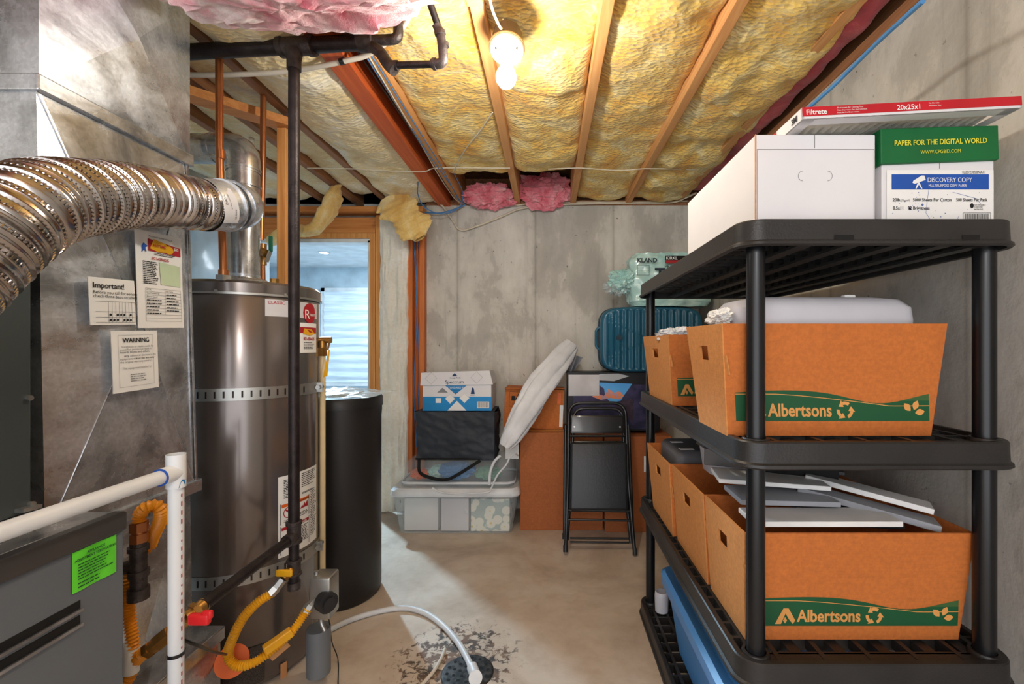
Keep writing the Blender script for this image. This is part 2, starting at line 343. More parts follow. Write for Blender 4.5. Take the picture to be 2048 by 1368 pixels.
def resample(pts, step):
    out = [pts[0]]; acc = 0
    for a, b in zip(pts, pts[1:]):
        L = (b-a).length
        while L > 1e-9 and acc + L >= step:
            t = (step-acc)/L; a = a + (b-a)*t; out.append(a.copy()); L = (b-a).length; acc = 0
        acc += L
    return out
# ---------------------------------------------------------------- objects
WM = {}
def reg(o, parent, local=None):
    WM[o.name] = (WM[parent.name] if parent else Matrix()) @ (local or Matrix())
def tag(o, label=None, cat=None, group=None, kind=None):
    if label: o['label'] = label
    if cat: o['category'] = cat
    if group: o['group'] = group
    if kind: o['kind'] = kind
    return o
def thing(name, label, cat, loc=(0,0,0), rz=0, group=None, kind=None, rot=None):
    o = bpy.data.objects.new(name, None); COL.objects.link(o); o.empty_display_size = .05
    if ZON: loc = zfix(loc)
    o.location = loc; o.rotation_euler = rot or (0, 0, rz)
    WM[o.name] = Matrix.Translation(Vector(loc)) @ o.rotation_euler.to_matrix().to_4x4()
    return tag(o, label, cat, group, kind)
ZON = False      # shelf heights below are noted at the lens's old scale; K is the measured correction
K = 1.061
def zfix(q): return Vector((q[0], q[1], 1.3+(q[2]-1.3)*K))
def part(name, mb, m, parent=None, world=False, bevel=0, label=None, origin=None):
    vs = mb.v
    if ZON and (world or parent is None): vs = [zfix(q) for q in vs]
    if ZON and origin is not None: origin = zfix(origin)
    if world and parent: inv = WM[parent.name].inverted(); vs = [inv @ q for q in vs]
    off = Vector((0,0,0))
    if parent is None and origin is not None: off = Vector(origin); vs = [q-off for q in vs]
    me = bpy.data.meshes.new(name); me.from_pydata([tuple(q) for q in vs], [], mb.f); me.update()
    for p, sm in zip(me.polygons, mb.sm): p.use_smooth = sm
    if any(mb.sm): me.set_sharp_from_angle(angle=math.radians(38))
    me.materials.append(M[m] if isinstance(m, str) else m)
    o = bpy.data.objects.new(name, me); COL.objects.link(o); o.parent = parent; o.location = off
    reg(o, parent, Matrix.Translation(off))
    if bevel:
        bv = o.modifiers.new('bevel', 'BEVEL'); bv.width = bevel; bv.segments = 2; bv.limit_method = 'ANGLE'
    if label: o['label'] = label
    return o
def solo(name, mb, m, label, cat, group=None, kind=None, bevel=0):
    c = sum(mb.v, Vector())/len(mb.v); c.z = min(q.z for q in mb.v)
    return tag(part(name, mb, m, None, bevel=bevel, origin=c), label, cat, group, kind)
def struct(name, mb, m, parent=None):
    o = part(name, mb, m, parent)
    if not parent: o['kind'] = 'structure'
    return o
def plane_map(Oo, u, v):
    Oo = Vector(Oo); u = Vector(u).normalized(); v = Vector(v).normalized(); n = u.cross(v)
    return lambda a, b, w=0: Oo + u*a + v*b + n*w
def greek(mb, mp, x0, y0, x1, n, lead, h, rnd=.25, w=.0006):   # rows of fine print
    for i in range(n):
        x = x0
        end = x1 - random.random()*rnd*(x1-x0)
        while x < end:
            l = min(random.uniform(.8, 3.5)*h*1.6, end-x); mb.rect(mp, x, y0-i*lead, x+l, y0-i*lead+h, w); x += l+h*.7
# ================================================================ the room
ZJ, YW, XR, XL = 2.42, 3.58, 1.20, -2.35
struct('floor', MB().box((XL-.2, -2, -.1), (XR+.2, YW+.05, 0)), 'floor')
struct('ceiling', MB().box((XL-.2, -2, 2.655), (XR+.2, YW+.2, 2.68)), 'osb')
struct('wall_right', MB().box((XR, -2, 0), (XR+.2, YW+.2, 2.41)), 'wallR')
struct('wall_back', MB().box((-.965, YW, 0), (XR, YW+.2, 2.41)), 'wallB')
struct('wall_left', MB().box((XL-.2, -2, 0), (XL, YW, 2.655)), 'white_wool')
struct('trim_1', MB().box((XR-.005, -2, 2.41), (XR+.2, YW+.2, 2.45)), 'browny')          # sill plate on the right wall
struct('trim_2', MB().box((-.965, YW-.005, 2.41), (XR, YW+.2, 2.45)), 'browny')
struct('trim_3', MB().box((XR+.05, -2, 2.45), (XR+.09, YW+.2, 2.655)), 'browny')
struct('trim_4', MB().box((XL, YW+.09, 2.45), (XR+.09, YW+.13, 2.655)), 'browny')
# the finished room beyond the doorway
struct('floor_next_room', MB().box((-3.9, YW+.05, -.1), (-.965, 6.3, 0)), 'roomwhite')
struct('ceiling_next_room', MB().box((-3.9, YW+.12, 2.37), (-.965, 6.3, 2.42)), 'roomwhite')
struct('wall_far', MB().box((-3.9, 6.2, 0), (-.965, 6.3, 2.37)), 'roomwall')
struct('wall_far_left', MB().box((-3.95, YW+.05, 0), (-3.85, 6.3, 2.37)), 'roomwall')
struct('wall_far_right', MB().box((-.965, YW+.2, 0), (-.9, 6.3, 2.37)), 'roomwall')
struct('wall_partition', MB().box((-3.9, YW+.05, 0), (-2.30, YW+.12, 2.655)).box((-1.345, YW+.09, 0), (-.965, YW+.12, 2.655)).box((-2.3, YW+.09, 2.13), (-1.345, YW+.12, 2.655)), 'roomwhite')
# far window with banded blind
wd = MB().box((-3.10, 6.14, .74), (-3.05, 6.2, 2.08)).box((-2.42, 6.14, .74), (-2.37, 6.2, 2.08)).box((-3.10, 6.14, 2.03), (-2.37, 6.2, 2.08)).box((-3.10, 6.14, .74), (-2.37, 6.2, .79))
win = struct('window_1', wd, 'roomwhite')
def blindf(u, v):
    return (-3.05+.63*u, 6.13+.012*math.sin(v*2*PI*11) + .004*math.sin(u*9+v*6), .79+1.24*v)
bl = MB().grid(24, 200, blindf)
mb_ = mat('blind_fabric_glow', (222,236,244), .5, col2=(176,198,214), scale=3, stretch=(1,1,14), emit=.1)  # faint emission stands in for daylight coming through the blind
part('blind', bl, mb_, win, label='white banded blind')
dr = struct('door_1', MB().box((-3.62, 5.2, 0), (-3.58, 5.98, 2.03)), 'roomwhite')
part('panel', MB().box((-3.58, 5.3, 1.2), (-3.565, 5.55, 1.85)).box((-3.58, 5.63, 1.2), (-3.565, 5.88, 1.85)).box((-3.58, 5.3, .2), (-3.565, 5.55, 1.0)).box((-3.58, 5.63, .2), (-3.565, 5.88, 1.0)), 'roomwhite', dr)
rl = thing('recessed_light', 'small round recessed ceiling light in the room beyond the doorway', 'ceiling light', (P(648, 507, 5.2).x, P(648, 507, 5.2).y, 2.37))
part('trim_ring', MB().lathe([(.07, 0), (.07, -.008), (.05, -.008), (.05, 0)], 24), 'roomwhite', rl)
part('lens', MB().lathe([(.05, -.004), (.0005, -.006)], 24), mat('lit_lens', (240,250,255), .3, emit=14), rl)
# doorway framing in the stud wall
FY0, FY1 = 3.50, 3.59
df = struct('door_2', MB().box((-1.385, FY0, 0), (-1.345, FY1, 2.13)).box((-2.30, FY0, 0), (-2.26, FY1, 2.13)).box((-2.30, FY0, 2.13), (-1.345, FY1, 2.17)), 'pineZ')
part('door_jamb', MB().box((-1.405, FY0+.01, 0), (-1.385, FY1+.03, 2.115)).box((-2.26, FY0+.01, 0), (-2.24, FY1+.03, 2.115)).box((-2.26, FY0+.01, 2.10), (-1.385, FY1+.03, 2.128)), 'roomwhite', df)
def wood_thing(nm, a, b, m, label, cat='stud', group=None, bevel=.003):
    return solo(nm, MB().box(a, b), m, label, cat, group, bevel=bevel)
wood_thing('wall_stud', (-1.342, FY0, 0), (-1.305, FY1, 2.31), 'pineZ', 'narrow pine king stud right of the doorway, left of the white insulation column')
wood_thing('wall_stud', (-1.09, FY0, 0), (-1.055, FY1, 2.30), 'redwoodZ', 'orange stud just right of the white insulation column, left of the blue cables')
wood_thing('wall_stud', (-1.008, FY0+.02, 0), (-.966, FY1, 2.32), 'redwoodZ', 'orange stud standing against the end of the back concrete wall')
solo('stud_backing', MB().box((-1.055, FY1-.015, 0), (-1.008, FY1, 2.3)), 'redwoodZ', 'orange board at the back of the cable channel between two orange studs', 'board')
wood_thing('door_header', (-2.30, FY0, 2.172), (-1.345, FY1, 2.205), 'pineX', 'thin pine board directly above the doorway', 'header')
wood_thing('door_header', (-2.30, FY0+.02, 2.207), (-1.345, FY1, 2.30), 'pineX', 'wide pine header board above the doorway, below the top plate', 'header')
wood_thing('top_plate', (-2.35, FY0-.03, 2.33), (-.965, FY1, 2.37), 'pineX', 'orange pine top plate running along the back stud wall under the joists', 'plate')
# joists
def joist(x, wd=.044, m='pine', label='', z=ZJ, y0=-2, nm='ceiling_joist'):
    return solo(nm, MB().box((x-wd/2, y0, z), (x+wd/2, YW+.09, 2.655)), m, label, 'joist', 'ceiling joists', bevel=.003)
joist(-.238, label='pine ceiling joist beside the lit bulb')
joist(.197, label='pine ceiling joist first to the right of the lit bulb')
joist(.634, label='pine ceiling joist second to the right of the lit bulb')
joist(1.035, label='brown ceiling joist nearest the right concrete wall', m='pine', z=2.44)
joist(-.690, label='tan ceiling joist with blue cables stapled along it')
joist(-1.27, label='brown joist along the left edge of the cream insulation batt', m='browny')
joist(-1.52, label='brown joist above the water heater vent pipe, second left of the cream batt', m='browny')
joist(-1.76, label='leftmost brown joist seen above the copper pipes', m='browny')
ob = solo('wood_beam', MB().box((-.865, -2, ZJ-.02), (-.775, YW+.09, 2.655)), 'redwood', 'deep orange wooden beam running to the back wall beside the tan joist', 'beam', bevel=.004)
# blocking with short pale board by the lamp
solo('wood_block', MB().box((-.262, .6, ZJ-.022), (-.21, 1.46, ZJ-.001)), 'pineX', 'short pale wood strip under the joist in front of the lamp', 'wood strip', bevel=.002)
# sloping-looking plate and stud behind the copper pipes
A = P(355, 166, 1.90); B = P(577, 229, 2.2)
A.z = B.z = 2.375
solo('wall_plate', MB().bar(A, B, .09, .04), 'pineX', 'pine plate running behind the two copper pipes near the ceiling', 'plate', bevel=.003)
S = P(567, 400, 2.2)
solo('wall_stud', MB().box((S.x-.022, S.y-.02, 0), (S.x+.022, S.y+.07, 2.354)), 'pineZ', 'lone pine stud standing behind the black iron riser', 'stud', bevel=.003)

# ---------------------------------------------------------------- insulation
def fbm(p, s, seed=0):
    q = Vector((p[0]*s+seed*3.1, p[1]*s-seed*1.7, p[2]*s+seed)); return noise.fractal(q, .9, 2.1, 4)
def batt(x0, x1, y0, y1, zb, sag, m, label, seed, amp=.02, humps=(), nx=30, group='insulation batts between the joists', endcap=True, ny=None):
    ny = ny or int((y1-y0)/.022)
    def fn(u, v):
        x = x0+(x1-x0)*u; y = y0+(y1-y0)*v
        e = max(0, math.sin(PI*u))**.45
        s = sag*(.6+.4*math.sin(y*1.9+seed)) 
        for hy, hw, hh in humps: s += hh*math.exp(-((y-hy)/hw)**2)
        z = zb - s*e + amp*fbm((x, y, seed), 5, seed) + amp*.22*fbm((x, y, 0), 17, seed)
        if endcap:
            t = min(1, (1-v)*(y1-y0)/.07); z += (1-math.sqrt(max(0, 1-(1-t)**2)))*.10
            y += .03*fbm((x, 0, seed), 6, seed)*v
        return (x, y, min(z, 2.64))
    mbx = MB().grid(nx, ny, fn)
    mbx.add([(x0,y0,2.65),(x1,y0,2.65),(x1,y1,2.65),(x0,y1,2.65)], [(0,1,2,3)])
    return solo('insulation_batt', mbx, m, label, 'insulation', group)
batt(.222, .612, -.4, 3.60, 2.475, .035, 'yel', 'yellow insulation batt between the first and second joists right of the bulb', 1, humps=((1.7,.5,.03),))
batt(.656, 1.10, -.4, 3.60, 2.47, .05, 'yel', 'bulging yellow insulation batt nearest the right concrete wall', 2, .03, humps=((1.3,.35,.05),(2.0,.25,.04)))
batt(-.216, .175, -.4, 2.05, 2.475, .03, 'yel', 'yellow insulation batt overhead between the bulb joist and the next joist', 3, humps=((1.95,.25,.05),))
batt(-.216, .175, 2.0, 2.98, 2.468, .05, 'yel', 'sagging yellow batt behind the bulb, ending above the dark pink piece', 4, humps=((2.75,.2,.035),), ny=60)
batt(-.668, -.26, -.4, 3.12, 2.475, .03, 'yel', 'yellow insulation batt left of the bulb joist, beside the blue cables', 5, humps=((2.6,.3,.02),))
batt(-1.248, -.866, .5, 3.56, 2.44, .065, 'cream', 'cream insulation batt hanging left of the orange beam', 6, .02, humps=((2.2,.7,.03),))
batt(-1.50, -1.292, 1.0, 3.50, 2.47, .03, 'cream', 'narrow cream batt left of the wide cream one', 7, .015, nx=16)
batt(-1.74, -1.54, 1.0, 3.50, 2.47, .03, 'cream', 'narrow cream batt above the vent pipe', 8, .015, nx=16)
batt(-2.33, -1.78, 1.0, 3.52, 2.45, .05, 'cream', 'cream batt in the far left corner bay behind the copper pipes', 9, .02)
batt(1.085, 1.195, -.4, 3.5, 2.50, .03, 'red_wool', 'strip of red-pink insulation along the top of the right wall', 10, .02, nx=10, group=None)
def wad(c, ext, m, label, seed, amp=.3, nm='loose_insulation', freq=2.2, group=None, tear=0):
    c = Vector(c)
    def fn(u, v):
        th = 2*PI*u; ph = PI*v
        d = Vector((math.cos(th)*math.sin(ph), math.sin(th)*math.sin(ph), math.cos(ph)))
        r = 1 + amp*fbm(d, freq, seed) + amp*.35*fbm(d, freq*4, seed)
        if tear: r += tear*max(0, fbm(d, 9, seed+5))
        return c + Vector((d.x*ext[0], d.y*ext[1], d.z*ext[2]))*r
    return solo(nm, MB().grid(90, 60, fn, closeu=True), m, label, 'insulation', group)
wad((-.455, 3.50, 2.455), (.20, .10, .085), 'pink', 'bright pink insulation tuck over the back wall left of the joist end', 11, .35)
wad((-.02, 3.52, 2.50), (.20, .09, .13), 'pink', 'dark pink insulation tuck over the back wall between two joist ends', 12, .3)
wad(P(560,-66,1.25), (.43, .18, .115), 'pinkpale', 'large ragged pale pink insulation hanging over the metal duct', 13, .22, tear=.05)
# hanging yellow scraps near the doorway: bent sheets
def scrap(path, wd, th, m, label, seed, side=(1, .3, 0)):
    pts = spline(path, 14); n = len(pts); side = Vector(side).normalized()
    def fn(u, v):
        i = v*(n-1); k = min(int(i), n-2); p = pts[k].lerp(pts[k+1], i-k); t = (pts[k+1]-pts[k]).normalized(); nn = t.cross(side).normalized()
        th_ = 2*PI*u; tap = min(1, 5*v+.35, 5*(1-v)+.35)
        w = wd*(.85+.35*fbm((v*2, 0, 0), 2, seed))*tap
        q = p + side*math.cos(th_)*w/2 + nn*math.sin(th_)*th/2*(1+.4*fbm((u, v*3, 0), 3, seed))
        return q + Vector((1,1,1))*.012*fbm(q, 14, seed) + Vector((0,0,1))*.02*fbm(q, 5, seed)
    return solo('insulation_scrap', MB().grid(36, 90, fn, closeu=True), m, label, 'insulation')
scrap([P(540,480,3.2), P(585,462,3.15), P(625,462,3.1), P(652,430,3.1), P(668,395,3.15), P(672,370,3.2)], .17, .07, 'yel2', 'curled yellow insulation scrap hanging above the doorway', 14, (.25,1,.1))
scrap([P(775,400,3.35), P(800,420,3.3), P(822,445,3.28), P(842,478,3.27)], .26, .06, 'yel2', 'torn yellow insulation flap above the white insulation column', 15, (.8,.1,.5))
# white insulation column
cx0, cx1 = -1.295, -1.10
def colf(u, v):
    th = PI*u; z = .02+2.34*v
    x = (cx0+cx1)/2 - math.cos(th)*(.108+.012*fbm((0, z, 1), 2.3, 3)+.006*fbm((u, z, 1), 9, 3)) + .010*fbm((0,0,z), 1.5, 8)
    return (x, 3.51 - math.sin(th)**.6*(.055+.025*fbm((u*2, z, 0), 3, 5)) , z)
solo('insulation_batt', MB().grid(30, 220, colf), 'white_wool', 'tall white insulation column standing between the doorway and the orange studs', 'insulation')
solo('insulation_batt', MB().grid(24, 40, lambda u, v: (XL+.03+.02*fbm((u*2, v*3, 0), 3, 2), 2.45+1.05*u, .4+2.0*v)), mat('blue_white_poly', (206,222,232), .3, col2=(170,192,206), scale=4, coat=.3), 'shiny pale blue plastic-faced insulation on the left wall behind the heater', 'insulation')

# ---------------------------------------------------------------- lamp
lf = thing('light_fixture', 'white porcelain lampholder with lit bulb hanging under a joist', 'light fixture', (BULB[0]+.003, BULB[1], 2.292), rot=(math.radians(-16), 0, 0))
part('junction_box', MB().lathe([(.0, .10), (.05, .10), (.052, .095), (.052, .035), (.0, .035)], 8), 'boxgrey', lf)
part('lampholder', MB().lathe([(.0, .036), (.052, .036), (.060, .030), (.0605, .024), (.054, .013), (.036, .006), (.026, -.004), (.021, -.02), (.020, -.034), (.017, -.036), (0, -.03)], 40), 'porcelain', lf)
part('rim_ring', MB().lathe([(.060, .037), (.0625, .034), (.0625, .028), (.060, .025)], 40), mat('tan_ring', (176,140,96), .5), lf, label='thin tan ring around the lampholder edge')
part('screw', MB().cyl((-.035,-.02,.006), (-.035,-.02,-.002), .004, 10).cyl((.035,-.02,.006), (.035,-.02,-.002), .004, 10), 'iron', lf)
part('bulb', MB().lathe([(.0, -.132), (.012, -.130), (.024, -.122), (.032, -.108), (.034, -.095), (.031, -.080), (.024, -.064), (.0165, -.052), (.0, -.052)], 32), 'bulb', lf)
part('bulb_base', MB().lathe([(.0165, -.0505), (.0175, -.044), (.016, -.036), (0, -.036)], 24), 'porcelain', lf)
def cable(pts, r, m, label, cat='cable', group=None, n=10, nm='cable'):
    return solo(nm, MB().sweep(spline(pts, n), r, 8), m, label, cat, group)
cable([P(975,-30,1.2), P(985,20,1.35), P(1003,58,1.5), (BULB[0]-.01, BULB[1]+.01, 2.42)], .004, 'romex', 'white cable feeding the porcelain lampholder')
# ---------------------------------------------------------------- cables along ceiling and back wall
zc = ZJ-.006
cable([(-1.52, 2.84, 2.417), (-1.27, 2.85, 2.417), (-.82, 2.85, 2.397), (-.69, 2.84, 2.417), (-.24, 2.84, 2.417)], .0035, 'romex', 'thin white wire strung across the joists left of the bulb joist', 'wire', nm='wire')
cable([(.0, 2.84, 2.41), (.197, 2.84, 2.417), (.45, 2.86, 2.41), (.634, 2.85, 2.417), (.95, 2.9, 2.43)], .0035, 'romex', 'thin white wire strung across the joists right of the pink tuck', 'wire', nm='wire')
cable([P(985,225,2.17), P(960,262,2.355), P(930,300,2.58), P(905,345,2.92)], .0035, 'romex', 'short white cable drooping across the yellow batt left of the bulb', nm='cable')
cable([PY(862,398,3.5), PY(885,412,3.54), PY(905,440,3.55), PY(922,460,3.55), PY(960,450,3.55), PY(1005,432,3.55), PY(1040,418,3.55), PY(1100,410,3.55), PY(1250,406,3.55), PY(1340,405,3.55), PY(1372,395,3.5), PY(1392,386,3.4)], .0075, 'romex', 'white cable drooping along the top of the back concrete wall')
cable([PY(1020,412,3.54), PY(1100,405,3.56), PY(1300,404,3.56), PY(1375,402,3.56)], .005, 'romex', 'second thinner white cable tucked at the top edge of the back wall')
for k, (dx, m_, lb) in enumerate(((0,'bluecable','blue cable stapled along the underside of the tan joist'), (.012,'bluecable','second blue cable twisted beside the first along the tan joist'), (-.012,'romex','pale wire running with the blue cables along the tan joist'))):
    pts = [(-.685+dx+.012*math.sin(2.3*y+k*2), y, zc-.004-.01*abs(math.sin(3*y+k))) for y in [1.0+.2*i for i in range(13)]] + [(-.66+dx, 3.5, 2.40)]
    cable(pts, .003, m_, lb, n=6)
for k, lb in enumerate(('dark cable nearer the orange beam in the gap by the tan joist', 'dark cable nearer the tan joist in the gap by the orange beam')):
    cable([(-.745+.02*k+.008*math.sin(3*y+k), y, 2.46-.01*k) for y in [1.2+.3*i for i in range(8)]], .005, 'greycable', lb, n=6)
cable([P(836,365,3.1), P(836,390,3.3), P(850,415,3.4), P(885,428,3.42), P(918,415,3.45), P(925,385,3.4), P(905,340,3.0)], .0035, 'bluecable', 'looping blue cable hanging over the corner of the back wall')
cable([PY(850,425,3.5), PY(880,426,3.5), PY(905,420,3.5), PY(930,410,3.52)], .006, 'bluecable', 'thick blue cable bunch lying along the wall top near the corner')
for k, (dx, lb) in enumerate(((-.01,'left blue cable running down the channel between the orange studs'), (.008,'right blue cable running down the channel between the orange studs'))):
    cable([(-1.03+dx+.012*math.sin(z*5+k*2.2), 3.53, z) for z in [2.30-.2*i for i in range(10)]], .0035, 'bluecable', lb, n=6)
cable([P(1846,2,1.03), P(1760,80,1.2), P(1699,140,1.36), P(1640,196,1.5), P(1500,318,2.0), P(1420,390,2.6)], .006, 'bluecable', 'blue cable along the top of the right concrete wall')

def pipe(pts, r, m, parent=None, name='pipe', bend=.05, seg=16): return part(name, MB().tube(pts, r, seg, bend), m, parent, world=True)
# ================================================================ metal duct, furnace, papers
XD = -1.20
def Yat(x, X): return PX(x, HY, X).y
yn0, yn1, yf0, yf1 = Yat(104, XD), Yat(72, XD), Yat(395, XD), Yat(376, XD)   # near/far edges, bottom and top
ZS0, ZS1, ZB = 1.895, 1.935, .83
def edge(z, a, b): return a + (b-a)*min(1, z/1.94)
du = thing('metal_duct', 'tall galvanised sheet metal duct with papers taped on, left of the water heater', 'duct', (-1.5, 1.3, 0))
def duct_sec(z0, z1, push, nm, m, cx_off=0):
    a0, a1, b0, b1 = edge(z0, yn0, yn1), edge(z1, yn0, yn1), edge(z0, yf0, yf1), edge(z1, yf0, yf1)
    X = XD+push; mb = MB()
    v = [(X, a0, z0), (X, b0, z0), (X, b1, z1), (X, a1, z1), (X+.034, (a0+b0+a1+b1)/4, (z0+z1)/2)]
    mb.add(v, [(0,1,4), (1,2,4), (2,3,4), (3,0,4)])
    bk = [(-1.85, a0, z0), (-1.85, b0, z0), (-1.85, b1, z1), (-1.85, a1, z1)]
    mb.add(v[:4]+bk, [(0,4,5,1), (1,5,6,2), (2,6,7,3), (3,7,4,0), (4,7,6,5)])
    return part(nm, mb, m, du, world=True)
duct_sec(ZS1-.02, 2.43, .006, 'upper_section', 'galv'); duct_sec(ZB, ZS0+.02, 0, 'middle_section', 'galv'); duct_sec(0, ZB+.01, -.012, 'lower_section', 'galv')
sl = MB()
sl.box((-1.86, yn1-.008, ZS0), (XD+.014, yf1+.010, ZS1))
part('slip_joint', sl, 'galv', du, world=True, bevel=.004)
cr = MB(); cz = (ZB+ZS0)/2+.01; cy = (edge(ZB,yn0,yn1)+edge(ZB,yf0,yf1)+edge(ZS0,yn0,yn1)+edge(ZS0,yf0,yf1))/4
for z_, y_ in ((ZB+.01, edge(ZB,yn0,yn1)), (ZB+.01, edge(ZB,yf0,yf1)), (ZS0, edge(ZS0,yn0,yn1)), (ZS0, edge(ZS0,yf0,yf1))): cr.bar((XD+.001,y_,z_), (XD+.0345,cy,cz), .002, .003, (1,0,0))
part('crease_lines', cr, 'alu', du, world=True)
part('slip_joint', MB().box((-1.86, yn0-.006, ZB-.03), (XD+.010, yf0+.010, ZB+.012)), 'galv', du, world=True, bevel=.004)
part('corner_seam', MB().bar((XD+.010, yf1+.001, ZS1), (XD+.010, yf1+.001, 2.42), .008, .012), 'alu', du, world=True)
part('corner_seam', MB().bar((XD+.006, yf0-.012, ZB), (XD+.006, yf1-.012, ZS0), .004, .006), 'alu', du, world=True)
part('filter_rack', MB().box((XD-.01, 1.12, .30), (XD+.10, 1.535, .345)).box((XD-.01, 1.12, 0), (XD+.085, 1.535, .30)), 'alu', du, world=True, bevel=.004)
# papers on the duct
def paper(x0, y0, x1, y1, X=XD+.012, tilt=0, nm='paper_notice', label='', m='white', curl=.0):
    """corner pixels read on the duct plane"""
    a = PX(x0, y0, X); b = PX(x1, y1, X); W_ = b.y-a.y; H_ = a.z-b.z
    return a, W_, H_
def make_paper(TL, TR, BL, X, label, m='white', nm='paper_notice', th=.001):
    a = PX(*TL, X); b = PX(*TR, X); c = PX(*BL, X)
    W_ = (b-a).length; H_ = (a-c).length
    t = thing(nm, label, 'paper', tuple(c))
    mp = plane_map(c, b-a, (a-c)-(b-a)*((a-c).dot(b-a)/(b-a).length_squared))
    part('sheet', MB().grid(12, 12, lambda u, v: mp(u*W_, v*H_, th+.003*math.sin(u*PI)*math.sin(v*2.6+.4))).add([mp(0,0,-.001), mp(W_,0,-.001), mp(W_,H_,-.001), mp(0,H_,-.001)], [(3,2,1,0)]), m, t, world=True)
    return t, (lambda u, v, w=0: mp(u, v, w+th+.003*max(0, math.sin(min(1,max(0,u/W_))*PI))*math.sin(min(1,max(0,v/H_))*2.6+.4)+.0012)), W_, H_
t, mp, W_, H_ = make_paper((178,553), (270,562), (180,650), XD+.034, 'white notice headed Important on the duct, left of the other papers')
part('lettering', MB().text('Important!', mp, W_*.07, H_*.78, H_*.17, bold=.012, sx=.95).text('Before you call for service', mp, W_*.07, H_*.66, H_*.095).text('check these basic trouble spots', mp, W_*.07, H_*.58, H_*.095, sx=.97), 'ink', t, world=True)
g = MB()
gx0, gx1 = W_*.36, W_*.97
for k in range(9): g.rect(mp, gx0+(gx1-gx0)*k/8, H_*.05, gx0+(gx1-gx0)*k/8+.0006, H_*.5)
for yy in (.05,.16,.28,.5): g.rect(mp, W_*.1, H_*yy, gx1, H_*yy+.0007, n=4)
part('table_lines', g, 'ink', t, world=True)
dts = MB()
for r_, cols in ((.22, (0,2,3,4,6)), (.105, (0,1,2,4,5,6))):
    for k in cols: dts.poly(mp, [(gx0+(gx1-gx0)*(k+.5)/8+.0032*math.cos(j*PI/5), H_*r_+.0032*math.sin(j*PI/5)) for j in range(10)], .0008)
part('dots', dts, 'ink', t, world=True)
t, mp, W_, H_ = make_paper((222,662), (314,661), (226,788), XD+.040, 'white notice headed WARNING taped lowest on the duct')
part('lettering', MB().text('WARNING', mp, W_*.5, H_*.81, H_*.105, 'CENTER', bold=.018, sx=.95).text('hazards to you and others.', mp, W_*.14, H_*.635, H_*.05).text('Any', mp, W_*.22, H_*.575, H_*.05, bold=.01).text('void the warranty', mp, W_*.46, H_*.525, H_*.05, bold=.006), 'ink', t, world=True)
fp = MB().text('This equipment installed by:', mp, W_*.5, H_*.37, H_*.048, 'CENTER').text('Installation or repairs made by', mp, W_*.18, H_*.725, H_*.048, sx=.98).text('unqualified persons can result in', mp, W_*.14, H_*.68, H_*.048, sx=.92)
fp.text('addition or alteration to this', mp, W_*.34, H_*.575, H_*.048, sx=.9).text('equipment will', mp, W_*.14, H_*.525, H_*.048).text('the original warranty contract.', mp, W_*.14, H_*.475, H_*.048); fp.frame(mp, W_*.12, H_*.08, W_*.88, H_*.93, .0006)
greek(fp, mp, W_*.34, H_*.27, W_*.68, 4, H_*.035, H_*.013)
part('small_print', fp, 'inkgrey', t, world=True)
t, mp, W_, H_ = make_paper((268,456), (361,478), (276,656), XD+.036, 'tall white service sheet with red logo and phone number at the duct corner')
part('red_banner', MB().poly(mp, [(W_*.24,H_*.80), (W_*.96,H_*.79), (W_*.96,H_*.885), (W_*.24,H_*.925)], .0006), 'inkred', t, world=True)
part('logo', MB().poly(mp, [(W_*.27,H_*.825), (W_*.36,H_*.93), (W_*.62,H_*.90), (W_*.72,H_*.815), (W_*.45,H_*.80)], .001).poly(mp, [(W_*(.68+.11*math.cos(k*PI/7)), H_*(.842+.045*math.sin(k*PI/7))) for k in range(14)], .0011), 'yellow', t, world=True)
part('lettering', MB().text('ANYTIME', mp, W_*.32, H_*.848, H_*.042, bold=.02, sx=.9, w=.003).text('801-438-6245', mp, W_*.30, H_*.712, H_*.042, bold=.02, w=.0016, sx=W_/H_*1.55), 'inkred', t, world=True)
part('price_lettering', MB().text('$35', mp, W_*.80, H_*.85, H_*.04, bold=.02, w=.0012), 'white', t, world=True)
part('figure_print', MB().poly(mp, [(W_*.10,H_*.77), (W_*.12,H_*.80), (W_*.11,H_*.84), (W_*.15,H_*.875), (W_*.19,H_*.86), (W_*.23,H_*.845), (W_*.18,H_*.825), (W_*.20,H_*.78), (W_*.15,H_*.80)], .0008), 'inkblue', t, world=True)
part('green_slip', MB().poly(mp, [(W_*.47,H_*.46), (W_*.93,H_*.45), (W_*.93,H_*.68), (W_*.45,H_*.70)], .0008), 'palegreen', t, world=True)
fp = MB(); greek(fp, mp, W_*.12, H_*.68, W_*.42, 13, H_*.0185, H_*.009); greek(fp, mp, W_*.36, H_*.782, W_*.85, 2, H_*.016, H_*.007)
fp.text('A.T.R.', mp, W_*.17, H_*.39, H_*.022).text('Gas Pressure @', mp, W_*.17, H_*.355, H_*.022).text('Blower Speed', mp, W_*.17, H_*.32, H_*.022).text('Max Temp.', mp, W_*.57, H_*.385, H_*.022).text('If you need help with heating call', mp, W_*.26, H_*.945, H_*.026, sx=.85)
for k in range(11): fp.rect(mp, W_*.15, H_*(.41-.034*k), W_*.93, H_*(.41-.034*k)+.0006, n=6)
fp.rect(mp, W_*.15, H_*.07, W_*.15+.0006, H_*.41).rect(mp, W_*.93, H_*.07, W_*.93+.0006, H_*.41).rect(mp, W_*.55, H_*.14, W_*.55+.0006, H_*.41)
greek(fp, mp, W_*.17, H_*.285, W_*.48, 5, H_*.034, H_*.01); greek(fp, mp, W_*.58, H_*.35, W_*.9, 6, H_*.034, H_*.01)
part('small_print', fp, 'ink', t, world=True)
